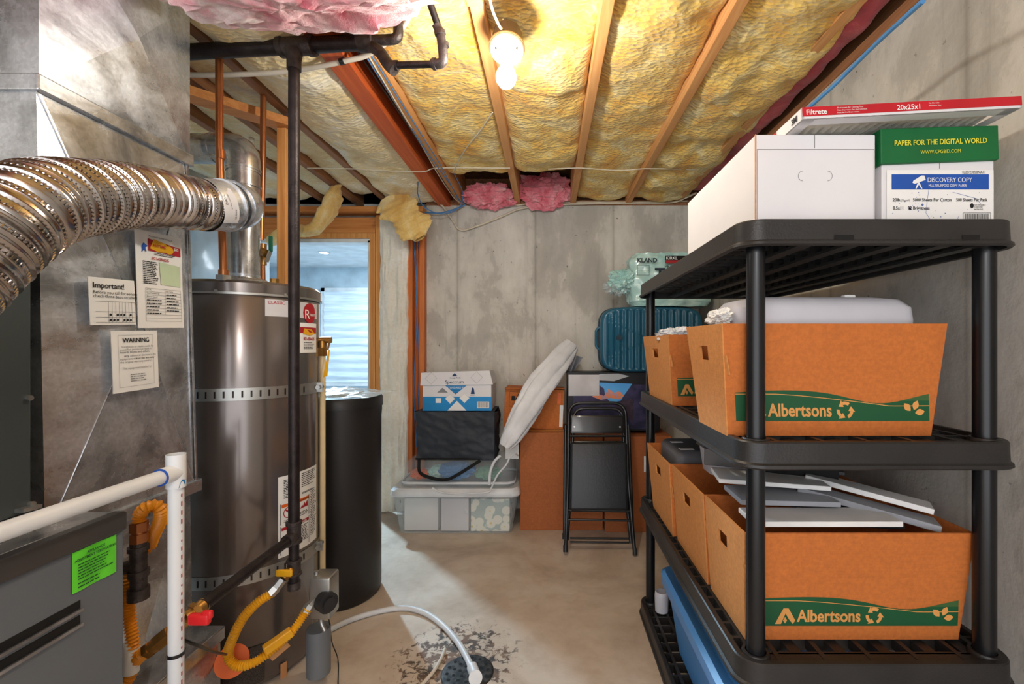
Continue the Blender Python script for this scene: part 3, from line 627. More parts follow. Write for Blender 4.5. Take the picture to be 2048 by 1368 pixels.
# ---- furnace
XF = -.95; yF = Yat(248, XF)
fu = thing('furnace', 'grey furnace cabinet with green sticker and two slots at lower left', 'furnace', (-1.3, .72, 0))
zt = PX(248, 1021, XF).z
part('casing', MB().box((-1.85, .30, 0), (XF-.022, yF, zt-.002)), 'alu', fu, world=True, bevel=.004)
part('door_panel', MB().box((XF-.022, .30, .05), (XF, yF, zt-.042)), 'cabinet', fu, world=True, bevel=.004)
part('door_cap', MB().box((XF-.022, .30, zt-.042), (XF+.008, yF+.001, zt)), 'cab_dark', fu, world=True, bevel=.005)
mpF = lambda u, v, w=0: Vector((XF+w, u, v))
for (xa, ya, xb, yb) in ((0,1300,160,1206), (0,1343,160,1229)):
    a = PX(xa, ya, XF); b = PX(xb, yb, XF); z = (a.z+b.z)/2
    part('vent_slot', MB().rbox((XF-.004, .30, z-.009), (XF+.0015, b.y, z+.009), .0014, 2), 'slot', fu, world=True)
    part('slot_lip', MB().bar((XF+.003, .30, z-.011), (XF+.003, b.y+.002, z-.011), .005, .006), 'alu', fu, world=True)
st = thing('sticker', 'bright green adjustment verification sticker on the furnace front', 'sticker', (XF, .9, .6))
c = PX(143, 1189, XF); a = PX(140, 1108, XF); b = PX(231, 1146, XF); mp = plane_map(c, (b.x-c.x, b.y-c.y, 0), (0,0,1)); W_ = (b-c).length*.995; H_ = a.z-c.z
part('sheet', MB().grid(14, 6, lambda u, v: mp(u*W_, v*H_, .0015+.0012*math.sin(u*9))), 'stickgreen', st, world=True)
tm = MB().text('APPLIANCE', mp, W_*.5, H_*.85, H_*.09, 'CENTER', .004, bold=.03).text('ADJUSTMENT VERIFICATION', mp, W_*.5, H_*.74, H_*.085, 'CENTER', .004, bold=.03, sx=.95)
greek(tm, mp, W_*.1, H_*.64, W_*.9, 6, H_*.07, H_*.025, w=.004); greek(tm, mp, W_*.1, H_*.18, W_*.6, 2, H_*.09, H_*.03, w=.004)
part('lettering', tm, 'dgreen', st, world=True)
cc = thing('coil_cabinet', 'dark grey metal case standing on the furnace at the left edge', 'cabinet', (-1.4, .72, zt))
XC = -1.15
part('case', MB().box((-1.85, .30, zt), (XC, Yat(63, XC), 1.60)), 'coil', cc, world=True, bevel=.004)
for px in ((55, 796), (60, 1008)):
    q = PX(*px, XC); part('bolt', MB().cyl(q, q+Vector((.008,0,0)), .006, 12), 'steelnut', cc, world=True)
part('bracket', MB().bar(PX(38, 1022, XC+.01), PX(76, 1012, XC+.01), .02, .008), 'steelnut', cc, world=True)

# ---- flexible duct
fx = thing('flexible_duct', 'ribbed silver flexible duct crossing in front of the metal duct', 'duct', tuple(P(250, 390, 1.1)))
ctl = [P(-260,690,.62), P(-130,560,.68), P(0,448,.76), P(90,405,.86), P(170,395,.98), P(250,391,1.12), P(330,398,1.28), P(385,407,1.38), P(412,410,1.43)]
pts = resample(spline(ctl, 60), .0022); RD = .077
def rfx(i, t):
    s = (i*.0022) % .030 / .030
    if s < .18: return RD+.0035*math.sin(s/.18*PI)
    if .45 < s < .62: return RD-.001+.0022*math.sin((s-.45)/.17*PI)
    return RD - .002 + .0009*math.sin(s*2*PI*7)
part('ribbed_hose', MB().sweep(pts, rfx, 56, False), 'flex', fx, world=True)
# embossed dashes along each rib
dsh = MB(); cnt = 0
T_ = [(pts[min(i+1, len(pts)-1)]-pts[max(i-1, 0)]).normalized() for i in range(len(pts))]
for i in range(7, len(pts)-6, 14):
    t_ = T_[i]; u_ = t_.cross(Vector((0,0,1))).normalized(); v_ = u_.cross(t_)
    for j in range(60):
        a_ = 2*PI*j/60; d_ = u_*math.cos(a_)+v_*math.sin(a_); e_ = t_.cross(d_)
        if d_.dot(O-pts[i]) < -.2: continue
        q = pts[i]+d_*(RD+.0002); dsh.hexa([q-e_*.0014-t_*.004, q+e_*.0014-t_*.004, q+e_*.0014+t_*.004, q-e_*.0014+t_*.004]+[k+d_*.0016 for k in (q-e_*.0010-t_*.003, q+e_*.0010-t_*.003, q+e_*.0010+t_*.003, q-e_*.0010+t_*.003)])
o = part('embossed_dashes', dsh, 'flex', fx, world=True)
e0 = P(405,410,1.415)
col = spline([e0, P(440,411,1.475), P(462,411,1.515)], 8) 
elb = spline([P(458,411,1.51), P(474,411,1.55), P(474,410,1.62), P(462,408,1.68)], 10)
part('collar', MB().sweep([e0, P(452,411,1.50)], RD+.004, 48, False), 'galv', fx, world=True)
part('clamp_ring', MB().sweep([P(446,411,1.487), P(449,411,1.493)], RD+.008, 48), 'galv', fx, world=True)
part('clamp_ring', MB().sweep([P(463,411,1.52), P(466,411,1.527)], RD+.006, 48), 'galv', fx, world=True)
part('elbow', MB().sweep(elb, RD+.001, 48, False), 'galv', fx, world=True)
ax = (P(440,411,1.47)-e0).normalized(); ux = ax.cross(Vector((0,0,1))).normalized(); vx = ux.cross(ax)
tocam = (O-e0); tocam = (tocam-ax*tocam.dot(ax)).normalized(); sdv = ax.cross(tocam)
cm = lambda u, v, w=0: e0 + ax*(u) + (tocam*math.cos(v/RD) - sdv*math.sin(-v/RD)*-1)*(RD+.0048+w)
cm = lambda u, v, w=0: e0 + ax*u + (tocam*math.cos(v/RD) + (Vector((0,0,1))-ax*ax.z).normalized()*math.sin(v/RD))*(RD+.0048+w)
part('white_label', MB().grid(4, 14, lambda u, v: cm(.002+u*.052, -.055+v*.11)), 'greypaper', fx, world=True, label='white printed label on the collar')
lm = MB(); 
rot_m = lambda a, b, w=0: cm(.052-b, -.05+a, w)   # text runs around the collar
lm.text('DANGER', rot_m, .052, .034, .011, w=.001).text('air duct connector', rot_m, .040, .022, .006, w=.001).text('UL listed', rot_m, .01, .008, .008, w=.001)
part('label_lettering', lm, 'ink', fx, world=True)

# ---- vent pipe
vp = thing('vent_pipe', 'silver flue pipe rising from the water heater and elbowing left', 'vent pipe', tuple(P(487, 560, 1.9)))
RV = .060
part('horizontal_run', MB().cyl(P(330,297,1.93), P(432,298,1.90), RV, 40, caps=False), 'vent', vp, world=True)
bn = fillet([P(428,298,1.90), P(487,298,1.90), P(487,346,1.90)], .0999, 4)
bn = [P(424,298,1.90)]+bn
part('elbow', MB().sweep(bn, RV+.002, 40, False), 'vent', vp, world=True)
part('vertical_run', MB().cyl(P(487,342,1.90), P(487,556,1.90), RV, 40, caps=False), 'vent', vp, world=True)
for y_ in (338, 372): part('joint_ring', MB().cyl(P(487,y_,1.90), P(487,y_+3,1.90), RV+.005, 40), 'vent', vp, world=True)
part('joint_ring', MB().cyl(P(430,298,1.90), P(434,298,1.90), RV+.005, 40), 'vent', vp, world=True)
# ================================================================ water heater
TCN = P(496, 690, 1.9); TR_ = .27; TZ = P(496, 575, 1.9).z
wh = thing('water_heater', 'brown-grey gas water heater tank with steel straps beside the metal duct', 'water heater', (TCN.x, TCN.y, 0))
part('tank', MB().lathe([(0,.02), (TR_-.004,.02), (TR_,.03), (TR_, TZ-.045), (TR_-.002, TZ-.04)], 96), 'tank', wh)
part('lid', MB().lathe([(TR_-.002, TZ-.05), (TR_+.006, TZ-.05), (TR_+.006, TZ-.012), (TR_-.004, TZ-.002), (0, TZ+.002)], 96), 'tank', wh)
part('lid_trim', MB().lathe([(TR_+.001, TZ-.056), (TR_+.009, TZ-.056), (TR_+.009, TZ-.048), (TR_+.001, TZ-.048)], 96), 'strap', wh)
def TC(x, y, R=TR_):
    d = ray(x, y); dx, dy = d.x, d.y; ox, oy = -TCN.x, -TCN.y
    A_ = dx*dx+dy*dy; B_ = 2*(ox*dx+oy*dy); C_ = ox*ox+oy*oy-R*R; D_ = max(0, B_*B_-4*A_*C_); t_ = (-B_-math.sqrt(D_))/(2*A_)
    p = O+d*t_; return math.atan2(p.y-TCN.y, p.x-TCN.x), p.z
def cyl_map(th0, z0, R=TR_): return lambda u, v, w=0: Vector((TCN.x+math.cos(th0+u/R)*(R+w+.0006), TCN.y+math.sin(th0+u/R)*(R+w+.0006), z0+v))
def lid_screw(px):
    th, z = TC(*px, TR_+.006); q = Vector((math.cos(th)*(TR_+.006), math.sin(th)*(TR_+.006), z)); part('screw', MB().cyl(q, q*1.0+Vector((math.cos(th), math.sin(th), 0))*.004, .006, 10), 'steelnut', wh)
lid_screw((432, 582)); lid_screw((570, 590))
for (ya, yb, x_) in ((778, 803, 400), (1155, 1181, 410)):
    z1 = TC(x_, ya)[1]; z0 = TC(x_, yb)[1]
    s_ = part('steel_strap', MB().lathe([(TR_+.0005, z0), (TR_+.003, z0), (TR_+.003, z1), (TR_+.0005, z1)], 96), 'strap', wh, label='perforated steel strap')
    sm = MB(); zc_ = (z0+z1)/2; mpc = cyl_map(0, 0, TR_+.0032)
    for k in range(60):
        th = -PI+2*PI*k/60
        if not -2.75 < th < -.2: continue
        u = th*(TR_+.0032); sm.rect(mpc, u-.003, zc_-.012, u+.003, zc_+.012, .0004)
    part('strap_slots', sm, 'iron', s_, world=True)
    th = TC(628, 780)[0]+.12; q = Vector((math.cos(th)*(TR_+.012), math.sin(th)*(TR_+.012), zc_)); d_ = Vector((-math.sin(th), math.cos(th), 0))
    part('strap_bolt', MB().cyl(q-d_*.03, q+d_*.05, .005, 10).cyl(q-d_*.032, q-d_*.024, .010, 6).cyl(q+d_*.02, q+d_*.028, .010, 6), 'steelnut', s_)
    part('strap_lug', MB().bar(q-d_*.012-Vector((math.cos(th), math.sin(th),0))*.014, q-d_*.012+Vector((math.cos(th), math.sin(th),0))*.014, .004, .04), 'strap', s_)
def cyl_label(nm, x0, x1, y0, y1, m, lab=None, yref=None):
    th0, zt_ = TC(x0, y0); th1, _ = TC(x1, y0); zb_ = TC(x0, y1)[1]; W_ = (th1-th0)*TR_; H_ = zt_-zb_; mp = cyl_map(th0, zb_)
    o = part(nm, MB().grid(24, 2, lambda u, v: mp(u*W_, v*H_, .0002)), m, wh, world=True, label=lab); return o, mp, W_, H_
o, mp, W_, H_ = cyl_label('name_label', 530, 634, 598, 632, 'greypaper', 'light grey CLASSIC label strip')
part('lettering', MB().text('CLASSIC', mp, .008, H_*.74, .017, w=.001, bold=.012), 'inkred', o, world=True)
rr = MB()
for k in range(24):
    ua, ub = -1+k/12, -1+(k+1)/12; ha, hb_ = math.sqrt(max(0, 1-ua*ua)), math.sqrt(max(0, 1-ub*ub)); cx_, cy_, r_ = W_*.74, H_*.35, .042
    rr.add([mp(cx_+ua*r_, cy_-ha*r_, .001), mp(cx_+ub*r_, cy_-hb_*r_, .001), mp(cx_+ub*r_, cy_+hb_*r_, .001), mp(cx_+ua*r_, cy_+ha*r_, .001)], [(0,1,2,3)])

part('logo_disc', rr, 'inkred', o, world=True)
part('logo_lettering', MB().text('R', mp, W_*.74-.036, H_*.35-.024, .055, w=.002).text('heem', mp, W_*.74-.006, H_*.35-.012, .022, w=.002), 'white', o, world=True)
o, mp, W_, H_ = cyl_label('service_label', 598, 632, 645, 706, 'white', 'white service label with red phone number')
part('banner', MB().rect(mp, .004, H_*.66, W_-.004, H_*.86, .0008, 4), 'inkred', o, world=True)
part('logo', MB().poly(mp, [(W_*.15,H_*.62), (W_*.2,H_*.82), (W_*.6,H_*.80), (W_*.85,H_*.64), (W_*.5,H_*.58)], .0026), 'yellow', o, world=True)
part('lettering', MB().text('801-438-6245', mp, W_*.5, H_*.42, H_*.15, 'CENTER', .0012, sx=W_/(H_*1.35), bold=.03), 'inkred', o, world=True)
fm = MB(); greek(fm, mp, W_*.2, H_*.33, W_*.8, 5, H_*.05, H_*.02, w=.001); part('small_print', fm, 'ink', o, world=True)
o, mp, W_, H_ = cyl_label('warning_label', 556, 632, 955, 1118, 'white', 'white sheet of warnings with red flame')
fm = MB(); greek(fm, mp, W_*.10, H_*.94, W_*.34, 12, H_*.020, H_*.010, w=.001); greek(fm, mp, W_*.48, H_*.96, W_*.94, 8, H_*.024, H_*.010, .5, w=.001)
fm.frame(mp, W_*.04, H_*.40, W_*.70, H_*.66, .003, .0008); fm.frame(mp, W_*.04, H_*.03, W_*.70, H_*.38, .002, .0008); fm.text('WARNING', mp, W_*.42, H_*.615, H_*.035, w=.002)
greek(fm, mp, W_*.44, H_*.47, W_*.68, 3, H_*.02, H_*.009, w=.001); greek(fm, mp, W_*.1, H_*.44, W_*.36, 2, H_*.018, H_*.008, w=.001); greek(fm, mp, W_*.34, H_*.29, W_*.68, 11, H_*.019, H_*.009, w=.001); greek(fm, mp, W_*.74, H_*.70, W_*.97, 28, H_*.022, H_*.009, .5, w=.001)
for k in range(3): fm.poly(mp, [(W_*(.12+.07*k)+.007*math.cos(j*PI/6), H_*.19+.012*math.sin(j*PI/6)) for j in range(12)], .001)
for k in range(26): fm.rect(mp, W_*(.50+.012*k), H_*.70, W_*(.50+.012*k+.004+.004*(k%3==0)), H_*.725, .001)
part('print', fm, 'ink', o, world=True)
part('orange_bar', MB().rect(mp, W_*.06, H_*.61, W_*.68, H_*.65, .0012, 4), 'orange', o, world=True)
part('red_print', MB().rect(mp, W_*.06, H_*.325, W_*.68, H_*.365, .0012, 4).poly(mp, [(W_*.44,H_*.52), (W_*.50,H_*.56), (W_*.52,H_*.545), (W_*.56,H_*.59), (W_*.58,H_*.56), (W_*.64,H_*.60), (W_*.66,H_*.52)], .0012), 'inkred', o, world=True)
part('danger_lettering', MB().text('DANGER', mp, W_*.40, H_*.33, H_*.035, w=.002, bold=.02), 'white', o, world=True)
fmr = MB(); n_ = 28
for k in range(n_):
    a_, b_ = 2*PI*k/n_, 2*PI*(k+1)/n_; fmr.add([mp(W_*.20+.022*math.cos(q)*s, H_*.535+.022*math.sin(q)*s, .001) for q, s in ((a_,1),(b_,1),(b_,.85),(a_,.85))], [(0,1,2,3)])
fmr.poly(mp, [(W_*.20-.017,H_*.535+.013), (W_*.20-.013,H_*.535+.017), (W_*.20+.017,H_*.535-.013), (W_*.20+.013,H_*.535-.017)], .0012)
part('prohibition_mark', fmr, 'inkred', o, world=True)
# draft hood
hc = P(487, 571, 1.9); hb = TZ
part('draft_hood', MB().lathe([(.062, hb+.052), (.062, hb+.04), (.085, hb+.034), (.105, hb+.018), (.107, hb+.012), (.10, hb+.012), (.06, hb+.03)], 48, Matrix.Translation((P(487,571,1.9)-TCN).xy.to_3d())), 'galv', wh)
for a_ in (-2.6, -1.9, -1.2, .5):
    q = (hc-TCN).xy.to_3d() + Vector((math.cos(a_)*.085, math.sin(a_)*.085, 0)); part('hood_leg', MB().box((q.x-.006, q.y-.003, hb), (q.x+.006, q.y+.003, hb+.03)), 'galv', wh)
tha, thb = TC(404, 1340)[0], TC(530, 1340)[0]; mps_ = cyl_map(tha, .03, TR_+.002)
part('base_screen', MB().grid(20, 2, lambda u, v: mps_(u*(thb-tha)*TR_, v*.14)),  mat('screen', (92,84,78), .5, .7, col2=(70,64,60), scale=260, contrast=4), wh, world=True)
th, z = TC(566, 1340); mpb = cyl_map(th, z-.1, TR_+.004); part('tape_strip', MB().rect(mpb, -.012, 0, .012, .13, n=3), mat('tape', (196,140,92), .6), wh, world=True, label='tan tape strip')
# gas control valve
gv = part('gas_control', MB().rbox(Vector((P(622,1200,1.66).x, 1.645, P(622,1236,1.66).z)), Vector((P(664,1200,1.66).x, 1.72, P(622,1152,1.66).z)), .008), 'strap', wh, world=True)
d0 = P(655, 1198, 1.66)
part('dial', MB().cyl(d0+Vector((-.01,-.008,0)), d0+Vector((.018,-.028,0)), .036, 32).cyl(d0+Vector((.018,-.028,0)), d0+Vector((.026,-.034,0)), .022, 24), 'plastic_black', gv, world=True, label='black dial')
part('knob', MB().cyl(P(660,1183,1.70), P(673,1183,1.70), .011, 16), 'brass', gv, world=True)
part('fitting', MB().cyl(P(633,1160,1.66), P(633,1148,1.66), .014, 6).cyl(P(633,1150,1.66), P(633,1142,1.66), .009, 12), 'steelnut', gv, world=True)
part('pilot_tube', MB().tube([P(642,1215,1.70), P(642,1245,1.70), P(650,1262,1.69)], .009, 12, .03), 'strap', gv, world=True)
part('burner_cover', MB().cyl(P(637,1255,1.72), P(637,1345,1.72), .043, 32), 'cabinet', wh, world=True, label='grey cylinder cover')
# ================================================================ black gas pipe
gp = thing('gas_pipe', 'black iron gas pipe run with riser in front of the water heater', 'pipe', tuple(P(588, 1175, 1.6)))
fit = lambda pts, r, m='iron_f', nm='fitting', seg=24: part(nm, MB().sweep([Vector(q) for q in pts], r, seg), m, gp, world=True)
pipe([P(325,107,1.66), P(600,92,1.61), P(735,84,1.59)], .0265, 'iron', gp, 'main_pipe', 0, 28)
def fitting_run(a, b, r, lip=.004, nm='tee'):
    a = Vector(a); b = Vector(b); d = b-a; L = d.length
    def R(i, t): return r+lip if (t < .17 or t > .83) else r
    return part(nm, MB().sweep([a+d*t for t in (0,.02,.15,.18,.5,.82,.85,.98,1)], lambda i, t: (r+lip*.5, r+lip, r+lip, r, r, r, r+lip, r+lip, r+lip*.5)[i], 28), 'iron_f', gp, world=True)
fitting_run(P(560,95,1.62), P(628,91,1.60), .031)
part('reducer', MB().sweep([P(588,100,1.60), P(588,120,1.60), P(588,126,1.60), P(588,140,1.60)], lambda i, t: (.030,.024,.0235,.0235)[i], 24), 'iron_f', gp, world=True)
pipe([P(588,128,1.60), P(588,1060,1.60)], .0185, 'iron', gp, 'riser', 0, 24)
fitting_run(P(588,1042,1.60), P(588,1086,1.60), .0225)
pipe([P(588,1080,1.60), P(588,1170,1.60)], .017, 'iron', gp, 'riser', 0, 20)
fitting_run(P(588,1118,1.60), P(588,1150,1.60), .0215, nm='tee'); part('cap', MB().cyl(P(588,1163,1.60), P(588,1178,1.60), .021, 16), 'iron_f', gp, world=True)
zb = .62; br0 = Vector((P(588,1066,1.6).x, P(588,1066,1.6).y, zb)); br1 = PZ(404, 1212, zb)
pipe([br0, br1], .0165, 'iron', gp, 'branch_pipe', 0, 20); part('branch_collar', MB().cyl(br0+(br1-br0).normalized()*.015, br0+(br1-br0).normalized()*.045, .022, 20), 'iron_f', gp, world=True)
part('coupling', MB().cyl(P(718,84,1.592), P(748,83,1.588), .034, 28), 'iron_f', gp, world=True)
pipe([P(742,80,1.585), P(772,80,1.58), P(796,78,1.575), P(797,52,1.57), P(790,34,1.57)], .017, 'iron_f', gp, 'swing_elbow', .03, 18)
pipe([P(742,92,1.585), P(760,103,1.57), P(775,128,1.56), P(789,141,1.555)], .020, 'iron_f', gp, 'branch_elbow', .03, 18)
pipe([P(782,131,1.555), P(878,128,1.52)], .0115, 'iron', gp, 'small_pipe', 0, 16)
part('elbow', MB().cyl(P(781,131,1.557), P(796,131,1.552), .016, 18), 'iron_f', gp, world=True)
pipe([P(864,128,1.523), P(888,127,1.515), P(884,84,1.50)], .016, 'iron_f', gp, 'elbow', .03, 18); fit([P(866,128,1.523), P(872,128,1.522)], .019); fit([P(887,94,1.505), P(886,86,1.503)], .019)
pipe([P(886,98,1.502), P(880,64,1.49), P(872,48,1.48)], .015, 'iron_f', gp, 'elbow', .02, 18); fit([P(881,70,1.492), P(879,62,1.49)], .0185)
pipe([P(878,58,1.49), P(848,-30,1.40)], .0115, 'iron', gp, 'small_pipe', 0, 16)
# gas valves
bv = part('yellow_valve', MB().cyl(P(590,1134,1.60), P(566,1152,1.56), .015, 16).cyl(P(575,1146,1.575), P(566,1153,1.565), .019, 6), 'brass', gp, world=True)
part('lever', MB().rbox(P(572,1146,1.545)-Vector((.034,.006,.012)), P(572,1146,1.545)+Vector((.022,.006,.012)), .005), 'yellow', bv, world=True)
rv = part('shutoff_valve', MB().cyl(br1+(br0-br1).normalized()*.01, P(372,1238,1.14), .018, 16).cyl(P(398,1218,1.165), P(388,1226,1.155), .024, 6), 'brass', gp, world=True)
L0 = P(396,1238,1.11); part('lever', MB().rbox(L0-Vector((.022,.008,.014)), L0+Vector((.03,.008,.014)), .006).rbox(L0+Vector((.012,-.006,.0)), L0+Vector((.036,.006,.022)), .005), 'redlever', rv, world=True)
part('union', MB().cyl(P(345,1262,1.13), P(318,1284,1.13), .021, 6).cyl(P(320,1283,1.13), P(304,1295,1.13), .0175, 20).cyl(P(306,1294,1.13), P(296,1301,1.13), .020, 6), 'brass', gp, world=True)
pipe([P(375,1236,1.14), P(340,1266,1.13)], .0165, 'brass', gp, 'nipple', 0)
# corrugated hoses
def corr(ctl, r, pitch=.0078, amp=.0021, n=40):
    p_ = resample(spline(ctl, n), pitch/6); return MB().sweep(p_, lambda i, t: r+amp*math.cos(i*2*PI/6), 18)
yh = thing('gas_hose', 'yellow corrugated gas hose looping from iron riser to heater control', 'hose', tuple(P(470, 1330, 1.5)))
part('hose', corr([P(541,1188,1.53), P(515,1205,1.515), P(487,1235,1.50), P(466,1275,1.49), P(456,1310,1.49), P(472,1331,1.49), P(505,1326,1.50), P(545,1300,1.54), P(585,1262,1.58), P(606,1232,1.61), P(616,1218,1.62)], .0138), 'yhose', yh, world=True)
part('nut', MB().cyl(P(566,1158,1.56), P(550,1178,1.545), .0155, 6).cyl(P(552,1175,1.547), P(540,1188,1.535), .018, 6), 'steelnut', yh, world=True)
part('nut', MB().cyl(P(610,1226,1.615), P(620,1210,1.63), .017, 6).cyl(P(618,1213,1.63), P(634,1196,1.655), .014, 6), 'steelnut', yh, world=True)
part('tag', MB().bar(P(528,1302,1.52), P(584,1262,1.575), .028, .030), 'yhose', yh, world=True, label='plain yellow sleeve label', bevel=.004)
o_ = P(464,1322,1.535); th, z = TC(464, 1322)
solo('paper_disc', MB().cyl(P(464,1322,1.525), P(464,1322,1.529), .050, 36), 'orange', 'round orange paper tag behind the yellow hose loop', 'tag')
solo('paper_tag', MB().bar(P(536,1312,1.575), P(572,1282,1.60), .004, .05), mat('tan_tag', (206,150,96), .7), 'tan paper tag hanging under the yellow hose', 'tag')
fh = thing('gas_hose', 'orange-yellow corrugated hose at the furnace side with brass nut and black tee', 'hose', tuple(P(278, 1200, 1.13)))
part('hose', corr([P(279,1048,1.13), P(280,1030,1.13), P(292,1015,1.13), P(312,1011,1.14), P(322,1023,1.15), P(319,1045,1.17), P(308,1068,1.18), P(300,1090,1.19)], .0135), 'ohose', fh, world=True)
part('hose', corr([P(300,1092,1.19), P(270,1120,1.17), P(256,1160,1.15), P(259,1230,1.14), P(266,1290,1.13), P(262,1345,1.13), P(240,1380,1.12)], .0125), 'ohose', fh, world=True)
part('hose_label', MB().sweep([P(260,1280,1.135), P(264,1300,1.13), P(262,1345,1.13)], .0165, 16), 'white', fh, world=True, label='white paper sleeve on the hose')
part('nut', MB().cyl(P(278,1044,1.13), P(278,1062,1.13), .0195, 6).cyl(P(278,1062,1.13), P(278,1066,1.13), .015, 16).cyl(P(278,1066,1.13), P(278,1084,1.13), .019, 6), 'copper', fh, world=True)
part('iron_tee', MB().cyl(P(277,1084,1.13), P(277,1192,1.13), .0175, 20).cyl(P(277,1092,1.13), P(277,1101,1.13), .022, 20).cyl(P(277,1140,1.13), P(277,1152,1.13), .022, 20).cyl(P(277,1176,1.13), P(277,1198,1.13), .0225, 20).cyl(P(277,1128,1.13), P(248,1136,1.13), .016, 18), 'iron_f', fh, world=True)
part('hose', corr([P(297,1300,1.13), P(280,1312,1.13), P(262,1330,1.15), P(235,1350,1.17)], .0145), 'ohose', fh, world=True)
# ---- copper pipes
cp = thing('copper_pipe', 'copper pipe with steel nut standing on the front of the heater lid', 'pipe', (P(447,558,1.66).x, P(447,558,1.66).y, TZ), group=None)
pipe([P(438,60,1.66), P(439,300,1.66), P(447,556,1.66)], .0125, 'copper', cp, 'tube', 0)
part('coupling', MB().cyl(P(440,300,1.66), P(441,318,1.66), .0145, 20).cyl(P(447,540,1.66), P(447,552,1.66), .0165, 20), 'copper', cp, world=True)
part('nut', MB().cyl(P(447,551,1.66), P(447,562,1.66), .026, 6).cyl(P(447,560,1.66), P(447,574,1.66), .017, 16), 'steelnut', cp, world=True)
cp = thing('copper_pipe', 'copper pipe with green-handled valve between flue and pine stud', 'pipe', (P(523,560,2.02).x, P(523,560,2.02).y, TZ))
pipe([P(527,163,2.02), P(526,300,2.02), P(522,480,2.02)], .0125, 'copper', cp, 'tube', 0); pipe([P(524,520,2.02), P(525,568,2.02)], .0125, 'copper', cp, 'tube', 0)
part('cap', MB().cyl(P(527,150,2.02), P(527,165,2.02), .015, 16), 'iron', cp, world=True)
va = part('valve', MB().cyl(P(524,488,2.02), P(524,530,2.02), .019, 16).cyl(P(524,503,2.0), P(534,508,1.97), .018, 16), 'brass', cp, world=True)
part('lever', MB().rbox(P(541,504,1.96)-Vector((.008,.004,.0)), P(541,472,1.96)+Vector((.010,.004,0)), .004), 'greenlever', va, world=True)
part('lever_arm', MB().bar(P(533,524,1.96), P(541,502,1.96), .006, .02, (0,1,0)), 'steelnut', va, world=True)
solo('brass_fitting', MB().cyl(P(549,558,2.1), P(549,640,2.1), .020, 8), 'brass', 'brass pipe stub behind the heater lid beside the pine stud', 'fitting')
# ---- white plastic pipes
solo('plastic_pipe', MB().sweep(spline([P(340,148,1.76), P(420,150,1.76), P(540,146,1.75), P(620,136,1.73), P(690,122,1.71), P(740,107,1.69), P(800,60,1.6), P(838,-10,1.5)], 14), .0095, 12), 'pex', 'cream plastic pipe crossing under the joists behind the iron pipe', 'pipe')
solo('pipe_clip', MB().cyl(P(680,124,1.712), P(688,122,1.71), .0125, 16), 'black', 'small black clip around the cream plastic pipe', 'clip')
solo('plastic_pipe', MB().cyl(P(476,205,2.5), P(476,700,2.5), .014, 14), 'pex', 'left of two white upright pipes behind the flue elbow', 'pipe')
solo('plastic_pipe', MB().cyl(P(503,215,2.5), P(503,700,2.5), .014, 14), 'pex', 'right of two white upright pipes behind the flue elbow', 'pipe')
# discharge pipe
dp = thing('discharge_pipe', 'cream discharge pipe with brass relief valve beside the water heater', 'pipe', tuple(PZ(646, 1190, .25)))
fd = 1.99
pipe([P(645,700,fd), P(645,1150,fd)], .0125, 'cream_pipe', dp, 'tube', 0)
part('nut', MB().cyl(P(645,695,fd), P(645,712,fd), .019, 6), 'brass', dp, world=True)
part('relief_valve', MB().cyl(P(645,682,fd), P(645,697,fd), .017, 16).cyl(P(634,681,fd), P(662,680,fd), .014, 16).cyl(P(622,684,fd), P(645,684,fd), .012, 16), 'brass', dp, world=True)
part('lever', MB().bar(P(660,680,1.96), P(655,700,1.96), .012, .004), 'brass', dp, world=True)
part('tag', MB().add([P(657,700,1.965), P(660,700,1.965), P(655,752,1.95), P(646,755,1.95), P(652,722,1.96)], [(0,1,2,3,4)]), 'yellow', dp, world=True, label='yellow paper tag')
# PVC drain
XP = -.92
pv = thing('pvc_drain_pipe', 'white PVC drain pipe with open tee in front of the furnace', 'pipe', tuple(PX(352, 690, XP).xy.to_3d()))
q = PX(352, 940, XP); zp = PX(330, 952, XP).z
part('upright_pipe', MB().cyl((q.x, q.y, 0), (q.x, q.y, zp), .0165, 28), 'pvc', pv, world=True)
ztop = PX(352, 908, XP).z
tb = MB().cyl((q.x,q.y,zp-.037), (q.x,q.y,ztop), .0205, 32, caps=False); tb.cyl((q.x,q.y,ztop), (q.x,q.y,zp), .0175, 32, caps=False)
for k in range(32):
    a_, b_ = 2*PI*k/32, 2*PI*(k+1)/32; tb.add([(q.x+math.cos(t_)*r_, q.y+math.sin(t_)*r_, ztop) for t_, r_ in ((a_,.0205),(b_,.0205),(b_,.0175),(a_,.0175))], [(0,1,2,3)])
te = part('tee', tb, 'pvc', pv, world=True)
part('tee_branch', MB().cyl((q.x,q.y,zp), (q.x,q.y-.045,zp), .0205, 32), 'pvc', te, world=True)
part('horizontal_pipe', MB().cyl((q.x,q.y-.02,zp), (q.x,.30,zp), .0165, 28), 'pvc', pv, world=True)
part('glue_ring', MB().cyl((q.x,q.y-.045,zp), (q.x,q.y-.047,zp), .0207, 32), 'inkblue', pv, world=True, label='blue glue ring')
th0 = math.atan2(-q.y, -q.x); pm = lambda u, v, w=0: Vector((q.x+math.cos(th0+u/.0205)*(.0209+w), q.y+math.sin(th0+u/.0205)*(.0209+w), zp+v))
part('blue_mark', MB().poly(pm, [(-.001+.006,-.036),(.02,-.030),(.021,-.018),(.012,-.016),(.007,-.026)], 0), 'bluedot', pv, world=True, label='blue primer smear')
pr = MB(); rt = lambda a, b, w=0: Vector((q.x+math.cos(th0+(.014-b)/.0165)*(.0168+w), q.y+math.sin(th0+(.014-b)/.0165)*(.0168+w), a))
for k in range(30): pr.rect(rt, zp-.06-.022*k, .001, zp-.06-.022*k+.012*(.4+.6*random.random()), .004, .0003)
part('print_marks', pr, 'inkred', pv, world=True)
